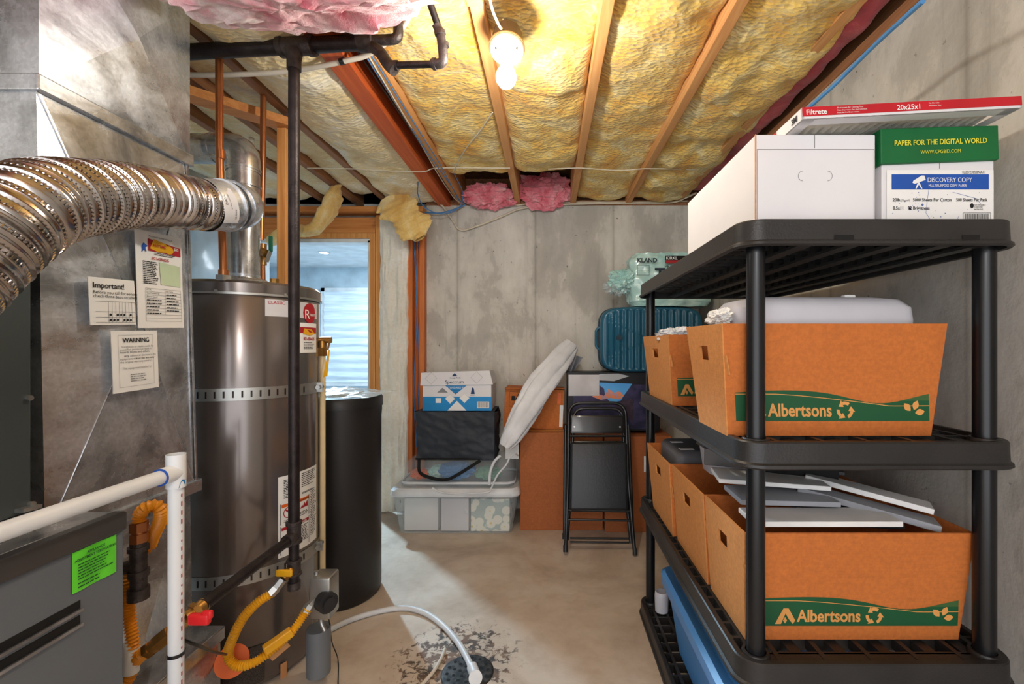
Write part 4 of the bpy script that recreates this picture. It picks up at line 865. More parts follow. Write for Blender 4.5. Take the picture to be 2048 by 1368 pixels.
zt_ = P(352,1272,1.18).z
part('cable_tie', MB().lathe([(.0168,-.004),(.0185,-.004),(.0185,.004),(.0168,.004)], 24, Matrix.Translation((q.x,q.y,zt_))), 'black', pv, world=True)
solo('zip_tie', MB().sweep(spline([P(342,1270,1.155), P(365,1279,1.15), P(400,1293,1.2), P(430,1304,1.3), P(452,1309,1.42)], 8), .004, 8), 'black', 'black cord tied from the PVC pipe to the yellow hose', 'cord')
# ================================================================ brine tank
bt = thing('water_softener_tank', 'black round water softener tank between heater and doorway', 'tank', (P(682,690,2.37).x, P(682,690,2.37).y, 0))
zt_ = 1.035
part('body', MB().lathe([(0,0),(.185,0),(.197,.012),(.2,.03),(.2,zt_-.11),(.203,zt_-.08),(.203,zt_-.05)], 72), 'brine', bt)
part('lid', MB().lathe([(.203,zt_-.055),(.208,zt_-.055),(.208,zt_-.012),(.2,zt_),(.0,zt_+.004)], 72), 'brine', bt)
bc = Vector((P(682,690,2.37).x, P(682,690,2.37).y, zt_+.008))
def bagf(u, v):
    x = (u-.5)*.40+.04; y = (v-.5)*.34; h = .03*math.sin(PI*u)*math.sin(PI*v)+.012*abs(fbm((x*2, y*2, 0), 6, 4))
    return bc+Vector((x+.02*fbm((v,0,0),4,2), y-.04, h+.002-.0*u))
solo('plastic_bag', MB().grid(40, 34, bagf).grid(2, 2, lambda u, v: bc+Vector(((u-.5)*.36+.04, (v-.5)*.3-.04, 0))), 'clearfilm', 'clear plastic bag of papers lying on the black softener tank', 'bag')
solo('leaflet', MB().box(bc+Vector((-.12,-.10,.004)), bc+Vector((.10,.06,.010))), 'greypaper', 'pale printed leaflet inside the plastic bag on the softener tank', 'paper')
# ================================================================ black resin shelf unit
def rr_pts(x0, y0, x1, y1, r, n=6):
    out = []
    for cx, cy, a0 in ((x1-r, y1-r, 0), (x0+r, y1-r, PI/2), (x0+r, y0+r, PI), (x1-r, y0+r, 1.5*PI)):
        for k in range(n+1):
            a = a0+PI/2*k/n; out.append((cx+r*math.cos(a), cy+r*math.sin(a), math.cos(a), math.sin(a)))
    return out
def loft_rr(mb, rings, n=6, cap0=False, cap1=False, close=False):   # rings: (x0,y0,x1,y1,r,z)
    L_ = [[Vector((p[0], p[1], z)) for p in rr_pts(x0, y0, x1, y1, max(r, .0005), n)] for x0, y0, x1, y1, r, z in rings]
    m = len(L_[0]); vs = [q for r_ in L_ for q in r_]; fs = []
    for i in range(len(L_) if close else len(L_)-1):
        k = (i+1) % len(L_)
        for j in range(m): fs.append((i*m+j, i*m+(j+1)%m, k*m+(j+1)%m, k*m+j))
    mb.add(vs, fs, True)
    if cap0: mb.add(L_[0], [list(range(m))[::-1]])
    if cap1: mb.add(L_[-1], [list(range(m))])
    return mb
def ring_prof(x0, y0, x1, y1, r, prof): return [(x0-o, y0-o, x1+o, y1+o, r+o, z) for o, z in prof]
SX0, SX1, SY0, SY1 = .450, 1.100, 1.040, 2.225
SZ = (1.5755, 1.088, .603, .135)
ZON = True
sh = thing('shelf_unit', 'black resin four-tier shelving unit loaded with boxes along the right wall', 'shelf unit', ((SX0+SX1)/2, (SY0+SY1)/2, 0))
for z in SZ:
    lp = ring_prof(SX0, SY0, SX1, SY1, .055, [(-.022,z-.008),(-.016,z),(-.003,z),(0,z-.003),(.002,z-.046),(.008,z-.050),(.009,z-.056),(.004,z-.060),(-.004,z-.058),(-.006,z-.012),(-.022,z-.012)])
    tier = part('shelf', loft_rr(MB(), lp, 8, close=True), 'shelf', sh, world=True)
    dk = MB(); dk.box((SX0+.012, SY0+.016, z-.012), (SX0+.07, SY1-.016, z-.006)) if False else None
    n_ = 19
    for k in range(n_):
        y = SY0+.05+(SY1-SY0-.10)*k/(n_-1); dk.box((SX0+.012, y-.0045, z-.036), (SX1-.012, y+.0045, z-.006))
    for x in (SX0+.045, SX0+.10, SX0+.21, SX0+.32, SX0+.43, SX0+.54, SX1-.045): dk.box((x-.006, SY0+.018, z-.030), (x+.006, SY1-.018, z-.005))
    # trapezoid notched stiffening ribs along the length, seen from below
    for x in (SX0+.155, SX0+.265, SX0+.375, SX0+.485, SX0+.575):
        dk.box((x-.014, SY0+.02, z-.030), (x+.014, SY1-.02, z-.010)); dk.box((x-.017, SY0+.02, z-.056), (x+.017, SY1-.02, z-.049))
        y = SY0+.02
        while y < SY1-.05: dk.box((x-.012, y, z-.050), (x+.012, y+.034, z-.029)); y += .062
    for y in (SY0+.03, SY1-.03): dk.box((SX0+.05, y-.02, z-.012), (SX1-.05, y+.02, z-.006))
    part('lattice', dk, 'shelf', tier, world=True)
    for (a, b) in ((.62, .80), (.98, 1.02)):
        pass
    if z < 1.5:
        for x, y in ((SX0+.052, SY0+.048), (SX1-.045, SY0+.048), (SX0+.045, SY1-.05), (SX1-.045, SY1-.05)):
            part('post_socket', MB().lathe([(.033,z-.05),(.033,z-.004),(.030,z+.002),(.024,z+.002)], 28, Matrix.Translation((x, y, 0))), 'shelf', tier, world=True)
posts = ((SX0+.052, SY0+.048), (SX1-.045, SY0+.048), (SX0+.045, SY1-.05), (SX1-.045, SY1-.05))
for x, y in posts:
    for a, b in ((SZ[1], SZ[0]-.006), (SZ[2], SZ[1]-.006), (SZ[3], SZ[2]-.006)):
        part('post', MB().cyl((x,y,a), (x,y,b), .0215 if x < .9 else .0225, 32), 'tube_black', sh, world=True)
# lip slots on the near edge
sb_ = part('lip_slots', MB().rect(lambda u, v, w=0: Vector((u, SY0-.0035, v)), .66, SZ[0]-.050, .705, SZ[0]-.036, 0).rect(lambda u, v, w=0: Vector((u, SY0-.0035, v)), .955, SZ[0]-.050, .995, SZ[0]-.036, 0), 'slot', sh, world=True)

# ---------------------------------------------------------------- cardboard trays
def bil(A_, B_, C_, D_, u, v): return (A_*(1-u)+B_*u)*(1-v) + (D_*(1-u)+C_*u)*v
def wallq(mb, A_, B_, C_, D_, th, hole=None, us=None):   # outer quad, seen from outside: A bottom-left, B bottom-right, C top-right, D top-left
    A_, B_, C_, D_ = map(Vector, (A_, B_, C_, D_)); n = (B_-A_).cross(D_-A_).normalized()
    U = [0, 1]; V = [0, 1]
    if hole: U = [0, hole[0], hole[1], 1]; V = [0, hole[2], hole[3], 1]
    for i in range(len(U)-1):
        for j in range(len(V)-1):
            if hole and i == 1 and j == 1: continue
            q = [bil(A_, B_, C_, D_, u, v) for u, v in ((U[i],V[j]),(U[i+1],V[j]),(U[i+1],V[j+1]),(U[i],V[j+1]))]
            mb.hexa([k-n*th for k in q]+q)
def brand_print(t, mp, u0, u1, v0, htop, tx, full=True):
    """green wave band with store lettering, recycling arrows and leaves"""
    n = 24; band = []; k_ = (u1-u0)
    top = [(u0+k_*i/n, v0+htop*(.93+.09*math.sin(i/n*5.2+.2)-.30*math.exp(-((i/n-.74)/.2)**2)+.10*(i/n)**4)) for i in range(n+1)]
    g = MB(); g2 = MB(); ln = MB()
    for a, b in zip(top, top[1:]):
        g2.add([mp(a[0], v0, .0006), mp(b[0], v0, .0006), mp(b[0], b[1], .0006), mp(a[0], a[1], .0006)], [(0,1,2,3)])
        ia = (a[0]-u0)/k_; ib = (b[0]-u0)/k_; f_ = lambda s: .93-.12*max(0, s-.05)-.38*max(0, s-.25)**.9*(1 if s > .25 else 0)+.0
        la = v0+htop*(.90-.40*max(0,min(1,(ia-.2)/.6))**1.3+.06*max(0, ia-.8)); lb = v0+htop*(.90-.40*max(0,min(1,(ib-.2)/.6))**1.3+.06*max(0, ib-.8))
        g.add([mp(a[0], v0, .001), mp(b[0], v0, .001), mp(b[0], min(lb+.012, b[1]), .001), mp(a[0], min(la+.012, a[1]), .001)], [(0,1,2,3)])
        ln.add([mp(a[0], min(la, a[1])-.0008, .0016), mp(b[0], min(lb, b[1])-.0008, .0016), mp(b[0], min(lb, b[1])+.0008, .0016), mp(a[0], min(la, a[1])+.0008, .0016)], [(0,1,2,3)])
    part('green_band', g, 'dgreen', t, world=True); part('wave_edge', g2, 'mgreen', t, world=True)
    c = v0+htop*.36
    # chevron emblem
    s = htop*.36; ex = tx-s*1.2
    ln.poly(mp, [(ex-s, c-s*.8), (ex-s*.15, c+s*.75), (ex+s*.35, c+s*.75), (ex+s*1.0, c-s*.45), (ex+s*.75, c-s*.8), (ex+s*.35, c-s*.3), (ex+.05*s, c+s*.25), (ex-s*.4, c-s*.8)], .0014)
    ln.poly(mp, [(ex, c-s*.75), (ex+s*.2, c-s*.45), (ex, c-s*.1), (ex-s*.2, c-s*.45)], .0014)
    ln.text('Albertsons', mp, tx, c-htop*.20, htop*.60, w=.0014, sx=.84, bold=.026)
    rx = tx+.192; R_ = htop*.28
    for k in range(3):
        a0 = PI/2+k*2*PI/3
        pp = lambda r, a: (rx+r*math.cos(a), c+r*math.sin(a))
        ar = [a0-.62+.24*j for j in range(5)]
        ln.poly(mp, [pp(R_*1.05, a) for a in ar]+[pp(R_*.66, a) for a in ar[::-1]], .0014)
        ln.poly(mp, [pp(R_*.42, a0+.36), pp(R_*1.30, a0+.36), pp(R_*.88, a0+1.08)][::-1], .0014)
    for (ox, oy, an) in ((-.010, .008, 2.3), (.006, .016, 1.15), (.012, -.008, .15)):
        q = []
        for k in range(9):
            t_ = k/8; q.append((t_, .32*math.sin(PI*t_)))
        q = q+[(a, -b) for a, b in q[::-1]][1:-1]; L_ = htop*.34
        ln.poly(mp, [(u1-.042+ox*.5+L_*(a*math.cos(an)-b*math.sin(an)), c-.004+oy*.3+L_*(a*math.sin(an)+b*math.cos(an))) for a, b in q], .0014)
    part('brand_print', ln, 'tanink', t, world=True)
def tray(label, xb0, xb1, yb0, yb1, xt0, xt1, yt0, yt1, z0, z1, tx=.11, hole=(.37,.60,.66,.80), prt=True, m='cardf', skew=0, z1f=None):
    t = thing('cardboard_box', label, 'box', ((xb0+xb1)/2, (yb0+yb1)/2, z0), group='cardboard tray boxes on the shelves')
    th = .005; zf = z1 if z1f is None else z1f
    b = [Vector((xb0,yb0,z0)), Vector((xb1,yb0,z0)), Vector((xb1,yb1,z0)), Vector((xb0,yb1,z0))]
    u = [Vector((xt0,yt0,z1)), Vector((xt1,yt0,z1)), Vector((xt1,yt1,zf)), Vector((xt0,yt1,zf))]
    mb = MB(); wallq(mb, b[0], b[1], u[1], u[0], th); wallq(mb, b[1], b[2], u[2], u[1], th); wallq(mb, b[2], b[3], u[3], u[2], th); mb.box((xb0,yb0,z0), (xb1,yb1,z0+.004))
    part('body', mb, m, t, world=True)
    el = MB(); wallq(el, b[3]-Vector((.003,0,0)), b[0]-Vector((.003,0,0)), u[0]-Vector((.003,0,0)), u[3]-Vector((.003,0,0)), .006, hole); part('end_panel', el, 'card', t, world=True)  # left end in lighter card than the body: bulb light put into the colour
    mp = plane_map(b[0], b[1]-b[0], u[0]-b[0])
    part('corner_seam', MB().bar(mp(.006, (z1-z0)*.55, .001), mp(.000, (z1-z0)*.72, .001), .016, .003), 'card', t, world=True)
    if prt: brand_print(t, mp, .022, (xb1-xb0)-.004, (z1-z0)*.135, (z1-z0)*.27, tx)
    return t
zm, zl = SZ[1]-.003, SZ[2]-.003
tray('kraft produce box with green store band, on the middle shelf nearest the camera', .452, .962, 1.13, 1.335, .433, .990, 1.115, 1.40, zm, 1.350, tx=.103, z1f=1.352)
tray('smaller kraft box behind the first one at the far end of the middle shelf', .468, .98, 1.69, 2.05, .449, 1.0, 1.675, 2.11, zm, 1.336, tx=.085)
tray('large kraft box full of panels, nearest on the lower shelf', .500, 1.035, 1.135, 1.375, .484, 1.050, 1.105, 1.385, zl, .864, tx=.128)
tray('half-empty kraft box, middle of three on the lower shelf', .497, 1.02, 1.395, 1.715, .480, 1.040, 1.388, 1.735, zl, .864, prt=False)
tray('kraft box holding a grey case, farthest of three on the lower shelf', .487, 1.02, 1.745, 2.07, .470, 1.03, 1.738, 2.12, zl, .866, prt=False)
# contents of the middle shelf boxes
fb = thing('plastic_bin', 'frosted plastic bin sticking out of the near box on the middle shelf', 'bin', (.72, 1.26, 1.10))
part('body', loft_rr(MB(), [(.50,1.165,.92,1.32,.03,1.10),(.485,1.15,.955,1.345,.04,1.36),(.488,1.153,.952,1.342,.04,1.392),(.505,1.17,.935,1.325,.04,1.412),(.56,1.20,.88,1.30,.03,1.420)], 8, True, True), 'frost', fb, world=True)
part('latch', MB().rbox((.815,1.235,1.418), (.845,1.255,1.430), .003), 'white', fb, world=True)
wad(Vector((.52, 1.80, 1.335)), (.075, .12, .030), 'vinyl', 'crumpled white plastic bag in the far box on the middle shelf', 31, .3, 'plastic_bag')['category'] = 'bag'
wad(Vector((.47, 1.235, 1.37)), (.022, .075, .022), 'white', 'small white wrap bunched beside the frosted bin', 32, .3, 'plastic_wrap')['category'] = 'wrap'
jl = thing('container_lids', 'stack of small white ribbed lids behind the near middle box', 'lids', (.74, 1.60, 1.09))
part('stack', MB().lathe([(0,0),(.055,0)]+[(.055+.004*(k%2), .03+.0245*k) for k in range(12)]+[(.05,.325),(0,.325)], 32), 'white', jl)
# contents of the lower boxes
def board(p, q, depth, th, m, label, up=(0,0,1), nm='panel', cat='panel', bev=.002):
    p = Vector(p); q = Vector(q)
    mb = MB().bar(p, q, depth, th, up)
    return solo(nm, mb, m, label, cat, 'flat panels in the near lower box', bevel=bev)
board((.515,1.17,.8790), (.882,1.165,.8810), .10, .013, 'whitep', 'long white panel lying along the front rim of the near lower box')
board((.515,1.26,.906), (.775,1.25,.903), .13, .013, 'lgrey', 'grey slab with rounded end in the near lower box, behind the long white panel')
board((.50,1.35,.934), (.79,1.30,.927), .13, .012, 'whitep', 'short white panel near the post in the near lower box')
board((.77,1.345,.935), (1.015,1.19,.893), .07, .014, 'whitep', 'white panel pointing to the right wall, topmost in the near lower box')
board((.72,1.30,.915), (1.00,1.155,.864), .07, .016, 'lgrey', 'grey panel slanting below the topmost white one at right')
board((.50,1.44,.969), (.66,1.385,.967), .05, .05, 'cab_dark', 'dark grey block across the boundary of the two nearest lower boxes')
board((.655,1.41,.957), (.86,1.36,.942), .10, .035, 'slot', 'black block right of the dark grey one in the lower boxes')
board((.70,1.24,.862), (.92,1.22,.86), .14, .01, 'plastic_black', 'black sheet down inside the near lower box')
solo('folder', MB().bar((.62,1.62,.93), (.95,1.46,.925), .16, .008), 'greyp', 'grey glass sheet resting across the middle lower box', 'sheet')
solo('framed_picture', MB().bar((.60,1.56,.945), (.90,1.45,.945), .012, .02), 'whitep', 'narrow white frame edge resting over the middle lower box', 'frame', bevel=.002)
ct = thing('plastic_tray', 'clear plastic food tray in the middle lower box behind the post', 'tray', (.62, 1.58, .86))
part('tray', loft_rr(MB(), [(.56,1.53,.70,1.65,.03,.88),(.55,1.52,.71,1.66,.03,.958),(.54,1.51,.72,1.67,.03,.962)], 6, True), 'frost', ct, world=True)
part('dome', loft_rr(MB(), [(.555,1.525,.705,1.655,.03,.963),(.575,1.545,.685,1.635,.03,.985)], 6, False, True), 'clearfilm', ct, world=True)
gc_ = thing('grey_case', 'grey plastic case with white stickers in the farthest lower box', 'case', (.62, 1.90, .75))
part('shell', MB().rbox((.51,1.77,.64), (.70,2.05,.905), .03, 5), 'greyp', gc_, world=True)
part('sticker', MB().box((.53,1.80,.905), (.585,1.83,.9065)), 'white', gc_, world=True); part('sticker', MB().box((.53,1.93,.905), (.58,1.955,.9065)), 'white', gc_, world=True)
# ---- top shelf
zt_ = SZ[0]-.003
wb = thing('white_carton', 'large plain white carton at the left end of the top shelf', 'box', (.66, 1.36, zt_))
x0, x1, y0, y1, z1 = .505, .797, 1.095, 1.625, 1.783
part('carton', MB().box((x0,y0,zt_), (x1,y1,z1)), 'whitebox', wb, world=True, bevel=.003)
mpw = plane_map((x0, y0, zt_), (1,0,0), (0,0,1)); Hh = z1-zt_
ln = MB().rect(mpw, .143, Hh-.032, .1445, Hh, .0006).frame(mpw, .003, .002, .289, Hh-.034, .0012, .0006)
part('flap_seam', ln, 'dim', wb, world=True)
hm = MB()
for cx_, s_ in ((.115, -1), (.175, 1)):
    for k in range(10):
        a_, b_ = [PI/2*(-1+2*(k+j)/10) for j in (0, 1)]
        hm.add([mpw(cx_+s_*.012*math.cos(t)*r_, .115+.012*math.sin(t)*r_, .0006) for t, r_ in ((a_,1),(b_,1),(b_,.9),(a_,.9))], [(0,1,2,3)])
part('handle_perforation', hm, 'inkgrey', wb, world=True)
part('corrugated_edge', MB().box((x0-.001,y0-.001,zt_), (x0+.0015,y0+.002,z1)), 'card', wb, world=True)
db = thing('paper_carton', 'copy paper carton with green lid at the right end of the top shelf', 'box', (.955, 1.3, zt_))
bx0, bx1, by0, by1 = .812, 1.085, 1.095, 1.53
part('carton', MB().box((bx0,by0,zt_), (bx1,by1,1.765)), 'whitebox', db, world=True, bevel=.002)
part('lid', MB().hexa([(bx0-.008,by0-.009,1.712),(bx1+.004,by0-.009,1.722),(bx1+.004,by1,1.722),(bx0-.008,by1,1.712),(bx0-.008,by0-.007,1.793),(bx1+.004,by0-.007,1.801),(bx1+.004,by1,1.801),(bx0-.008,by1,1.793)]), 'green', db, world=True, bevel=.002, label='green carton lid')
mpd = plane_map((bx0, by0, zt_), (1,0,0), (0,0,1)); mpl = plane_map((bx0-.008, by0-.009, 1.712), (1,0,.03), (0,0,1))
part('label_face', MB().rect(mpd, .010, .002, .270, .128, .0025, 1), 'white', db, world=True)
part('lid_lettering', MB().text('PAPER FOR THE DIGITAL WORLD', mpl, .143, .040, .0165, 'CENTER', .001, sx=.90, bold=.02).text('WWW.CPGBID.COM', mpl, .143, .020, .0115, 'CENTER', .001, sx=.9), 'yellowink', db, world=True)
part('blue_banner', MB().rect(mpd, .022, .083, .258, .118, .003), 'inkblue', db, world=True)
tel = MB().text('DISCOVERY COPY', mpd, .108, .100, .0150, w=.0036, sx=.88).text('MULTIPURPOSE COPY PAPER', mpd, .111, .089, .0085, w=.0036, sx=.84)
tel.poly(mpd, [(.072,.098),(.078,.096),(.104,.105),(.101,.115),(.094,.115),(.074,.103)], .0036).poly(mpd, [(.085,.099),(.089,.099),(.096,.085),(.093,.085),(.0875,.094),(.082,.085),(.079,.085)], .0036)
part('banner_lettering', tel, 'white', db, world=True)
tx_ = MB().text('20lb.', mpd, .024, .056, .0105, w=.0034, bold=.02).text('(75g/m²)', mpd, .044, .056, .0065, w=.0034).text('5000 Sheets Per Carton', mpd, .073, .056, .0105, w=.0034, bold=.012, sx=.92).text('500 Sheets Per Pack', mpd, .178, .056, .0105, w=.0034, bold=.012, sx=.88).text('8.5x11', mpd, .025, .037, .0105, w=.0034, bold=.02, sx=.92).text('92 Brightness', mpd, .061, .037, .0105, w=.0034, bold=.02, sx=.92)
tx_.text('1L25/23050NA41', mpd, .192, .1195, .0095, w=.0034, sx=.85).text('SUSTAINABLE', mpd, .222, .046, .0045, w=.0034).text('FORESTRY', mpd, .222, .041, .0045, w=.0034).text('INITIATIVE', mpd, .222, .036, .0045, w=.0034)
tx_.poly(mpd, [(.2165+.0045*math.cos(k*PI/5), .046+.006*math.sin(k*PI/5)) for k in range(10)], .0034)
tx_.frame(mpd, .195, .004, .262, .030, .0008, .0034)
for k in range(30): tx_.rect(mpd, .199+.002*k, .006, .199+.002*k+(.0007, .0012)[k % 3 == 0], .028, .0034)
part('lettering', tx_, 'ink', db, world=True)
dm = MB(); random.seed(4)
for k in range(34):
    r_ = random.choice((.0007,.0007,.001,.0013,.003)); a_, b_ = random.uniform(.02,.26), random.uniform(.008,.08); dm.poly(mpd, [(a_+r_*math.cos(j*PI/4), b_+r_*math.sin(j*PI/4)) for j in range(8)], .003)
for a, b, c, d in ((.112,.083,.105,.03), (.105,.03,.122,.006), (.17,.077,.23,.062), (.232,.058,.238,.050), (.178,.012,.185,.022)):
    n2 = Vector((-(d-b), c-a)).normalized()*.0004; dm.poly(mpd, [(a-n2.x,b-n2.y),(c-n2.x,d-n2.y),(c+n2.x,d+n2.y),(a+n2.x,b+n2.y)], .003)
part('constellation_print', dm, mat('pale_blue_ink', (96,116,176), .7), db, world=True)
part('lid_seam', MB().rect(mpd, .140, .132, .1412, .148, .0006), 'ink', db, world=True)
# air filter
fl = thing('air_filter', 'red-edged pleated furnace air filter lying on top of the paper carton', 'filter', (.84, 1.35, 1.803), rot=(math.radians(-.2), math.radians(-3.0), 0))
fx0, fx1, fy0, fy1 = -.252, .256, -.31, .325
fr = MB()
for a, b in (((fx0,fy0,0),(fx1,fy0+.004,.027)), ((fx0,fy1-.004,0),(fx1,fy1,.027)), ((fx0,fy0,0),(fx0+.004,fy1,.027)), ((fx1-.004,fy0,0),(fx1,fy1,.027))): fr.box(a, b)
for a, b in (((fx0,fy0,0),(fx1,fy0+.032,.001)), ((fx0,fy1-.032,0),(fx1,fy1,.001)), ((fx0,fy0,0),(fx0+.032,fy1,.001)), ((fx1-.032,fy0,0),(fx1,fy1,.001))): fr.box(a, b)
for a, b in (((fx0,fy0,.026),(fx1,fy0+.025,.027)), ((fx0,fy1-.025,.026),(fx1,fy1,.027))): fr.box(a, b)
part('frame', fr, 'whitebox', fl)
mpf = plane_map((fx0, fy0, 0), (1,0,0), (0,0,1)); mps = plane_map((fx0, fy1, 0), (0,-1,0), (0,0,1))
part('red_strip', MB().rect(mpf, 0, .006, fx1-fx0, .0272, .0008, 2).rect(mps, .05, .001, .52, .0265, .0008, 2), 'red', fl, label='red printed edge')
part('front_lettering', MB().text('Filtrete', mpf, .008, .0095, .0165, w=.0016, sx=1.0, bold=.02).text('20x25x1', mpf, .218, .0095, .0165, w=.0016, sx=.98, bold=.015).text('Electrostatic Air Cleaning Filter', mpf, .080, .020, .0048, w=.0016).text("Filtre d'epuration d'air electrostatique", mpf, .080, .0145, .0045, w=.0016).text('Filtro de Aire Electrostatico', mpf, .080, .009, .0045, w=.0016).text('Fits filter slot', mpf, .292, .020, .0045, w=.0016).text('Pleated air filter', mpf, .292, .014, .0045, w=.0016), 'white', fl)
part('side_lettering', MB().text('3M', mps, .590, .006, .020, w=.0016, bold=.03), 'ink', fl)
part('side_arrow', MB().poly(mps, [(.485,.006),(.497,.006),(.497,.014),(.503,.014),(.491,.023),(.479,.014),(.485,.014)], .0014), 'white', fl)
pf = MB().grid(121, 12, lambda u, v: (fx0+.030+(fx1-fx0-.06)*u, fy0+.03+(fy1-fy0-.06)*v, .0015+.010*abs(((u*20+v*5) % 1)*2-1)+.002*math.sin(v*40+u*9)), smooth=False)
part('pleats', pf, mat('filter_media', (232,226,214), .8, bump=.3, bscale=40), fl)
wad(Vector((.60, 1.66, 1.70)), (.07, .05, .115), 'clearfilm', 'clear plastic wrap behind the white carton', 33, .2, 'plastic_wrap')['category'] = 'wrap'
# ---- bottom of the shelf
zq = SZ[3]-.003
bl_ = thing('storage_tote', 'blue plastic tote with lid on the lowest shelf', 'tote', (.72, 1.55, zq))
part('body', loft_rr(MB(), [(.53,1.25,.95,1.86,.05,zq),(.50,1.20,.97,1.93,.06,.36)], 8, True), 'bluetote', bl_, world=True)
part('lid', loft_rr(MB(), [(.495,1.195,.975,1.935,.06,.355),(.478,1.175,.99,1.955,.07,.357),(.476,1.173,.992,1.957,.07,.395),(.49,1.19,.978,1.94,.07,.408),(.52,1.22,.95,1.91,.07,.402)], 8, False, True), 'bluetote', bl_, world=True)
mg = thing('magenta_bag', 'magenta bag with black pattern on the lowest shelf, nearest the camera', 'bag', (.70, 1.11, zq))
part('bag', MB().rbox((.545,1.062,zq), (.85,1.165,.36), .03, 4), 'magenta', mg, world=True)
part('handle', MB().tube([(.60,1.11,.355),(.62,1.11,.43),(.76,1.11,.43),(.78,1.11,.355)], .008, 10, .04), 'magenta', mg, world=True)
part('pattern', MB().poly(plane_map((.545,1.0605,zq),(1,0,0),(0,0,1)), [(.02,.20),(.05,.23),(.06,.16),(.04,.12)], .0006), 'slot', mg, world=True)
sc_ = thing('clear_jars', 'small clear jars on the lowest shelf behind the blue tote', 'jars', (.62, 2.08, zq))
for k, (dx, dy) in enumerate(((0,0), (-.09,.02), (.08,.03))):
    part('jar', MB().lathe([(0,0),(.03,0),(.032,.07),(.03,.085),(.026,.09)], 20, Matrix.Translation((dx,dy,0))), 'frost', sc_)
# ================================================================ stacks at the back wall
ZON = False
def simple_box(nm, a, b, m, label, cat='box', bev=.004):
    t = thing(nm, label, cat, ((a[0]+b[0])/2, (a[1]+b[1])/2, a[2])); part('carton', MB().box(a, b), m, t, world=True, bevel=bev); return t
# big clear tote
tt = thing('storage_tote', 'large translucent tote with white lid on the floor at the back', 'tote', (-.64, 3.3, 0))
part('body', loft_rr(MB(), [(-1.03,3.10,-.25,3.48,.05,.003),(-1.075,3.075,-.205,3.50,.05,.275)], 8, True), 'toteclear', tt, world=True)
part('lid', loft_rr(MB(), [(-1.085,3.065,-.195,3.51,.06,.262),(-1.09,3.06,-.19,3.515,.06,.272),(-1.085,3.065,-.195,3.51,.06,.302),(-1.07,3.08,-.21,3.50,.06,.318),(-1.03,3.11,-.25,3.47,.05,.312)], 8, False, True), 'lid', tt, world=True)
for a, b, m_, lb in (((-1.0,3.13,.01), (-.765,3.42,.235), 'white', 'white parcel in the big tote at its left end'), ((-.74,3.12,.01), (-.55,3.42,.235), 'whitebox', 'white parcel in the middle of the big tote')): simple_box('parcel', a, b, m_, lb)
flm, nt, bb = newmat('daisy_print', .6)
v = mapping(nt, (16,16,16)); vo = nt.nodes.new('ShaderNodeTexVoronoi'); vo.inputs['Scale'].default_value = 1; nt.links.new(v, vo.inputs[0])
rp_ = ramp(nt.nodes, [(.0, (226,196,90)), (.13, (238,214,120)), (.17, (248,248,236)), (.5, (246,246,228)), (.56, (176,196,190))]); nt.links.new(vo.outputs[0], rp_.inputs[0]); nt.links.new(rp_.outputs[0], bb.inputs['Base Color']); M['daisy'] = flm
simple_box('parcel', (-.535,3.115,.01), (-.265,3.42,.235), 'daisy', 'daisy-patterned parcel in the big tote at its right end')
# under-bed bin
ub = thing('storage_bin', 'shallow clear bin with coloured contents lying on the white tote lid', 'bin', (-.62, 3.3, .318))
part('body', loft_rr(MB(), [(-1.02,3.12,-.24,3.46,.06,.316),(-1.005,3.13,-.245,3.45,.06,.47),(-.96,3.15,-.27,3.43,.06,.492)], 8, True, True), 'bin', ub, world=True)
part('lid_rim', loft_rr(MB(), ring_prof(-1.02,3.115,-.235,3.465,.06, [(0,.335),(.008,.338),(.008,.35),(0,.353)]), 8), 'lid', ub, world=True)
part('strap_band', MB().tube([(-.405,3.108,.335),(-.40,3.110,.43),(-.37,3.115,.50),(-.33,3.13,.53)], .010, 12, .04), 'lid', ub, world=True)
for c_, e_, m_, lb in (((-.92,3.24,.375), (.07,.07,.032), 'orange', 'orange cloth bundle seen through the clear bin'), ((-.66,3.24,.40), (.13,.08,.06), 'bluecable', 'light blue cloth bundle seen through the clear bin'), ((-.43,3.24,.38), (.09,.08,.045), mat('soft_green', (120,176,150), .7), 'green cloth bundle seen through the clear bin'), ((-.80,3.24,.39), (.06,.07,.045), 'tp', 'pale cloth bundle between the orange and blue ones')):
    wad(Vector(c_), e_, m_, lb, 40+e_[0]*100, .25, 'cloth_bundle')['category'] = 'cloth'
# black fabric cube
fc = thing('fabric_cube', 'black quilted fabric storage cube under the blue and white paper carton', 'storage cube', (-.655, 3.3, .497))
def fcf(u, v):
    x0_, x1_, y0_, y1_ = -.925, -.375, 3.15, 3.44
    per = [(x0_,y1_),(x0_,y0_),(x1_,y0_),(x1_,y1_)]; L_ = [.29,.55,.29,.55]; s = u*sum(L_); k = 0
    while k < 3 and s > L_[k]: s -= L_[k]; k += 1
    a = Vector(per[k]); b = Vector(per[(k+1) % 4]); p = a.lerp(b, s/L_[k]); n = Vector(((b-a).y, -(b-a).x)).normalized()*-1
    bul = .014*math.sin(PI*min(1,s/L_[k]))*math.sin(PI*v)+.020*fbm((p.x*1.2+v*.6,p.y,v*.4-p.x*.6), 4, 6)+.003*fbm((p.x,p.y,v*.3), 20, 2)
    n = -n if n.dot(Vector((p.x+.65, p.y-3.3))) < 0 else n
    return Vector((p.x+n.x*bul, p.y+n.y*bul, .497+.335*v+.006*fbm((p.x,p.y,0),5,3)*v))
part('cover', MB().grid(160, 40, fcf, closeu=True), 'fabric', fc, world=True)
part('top', MB().grid(20, 12, lambda u, v: Vector((-.925+.55*u, 3.15+.29*v, .832+.004*math.sin(u*7)))), 'fabric', fc, world=True)
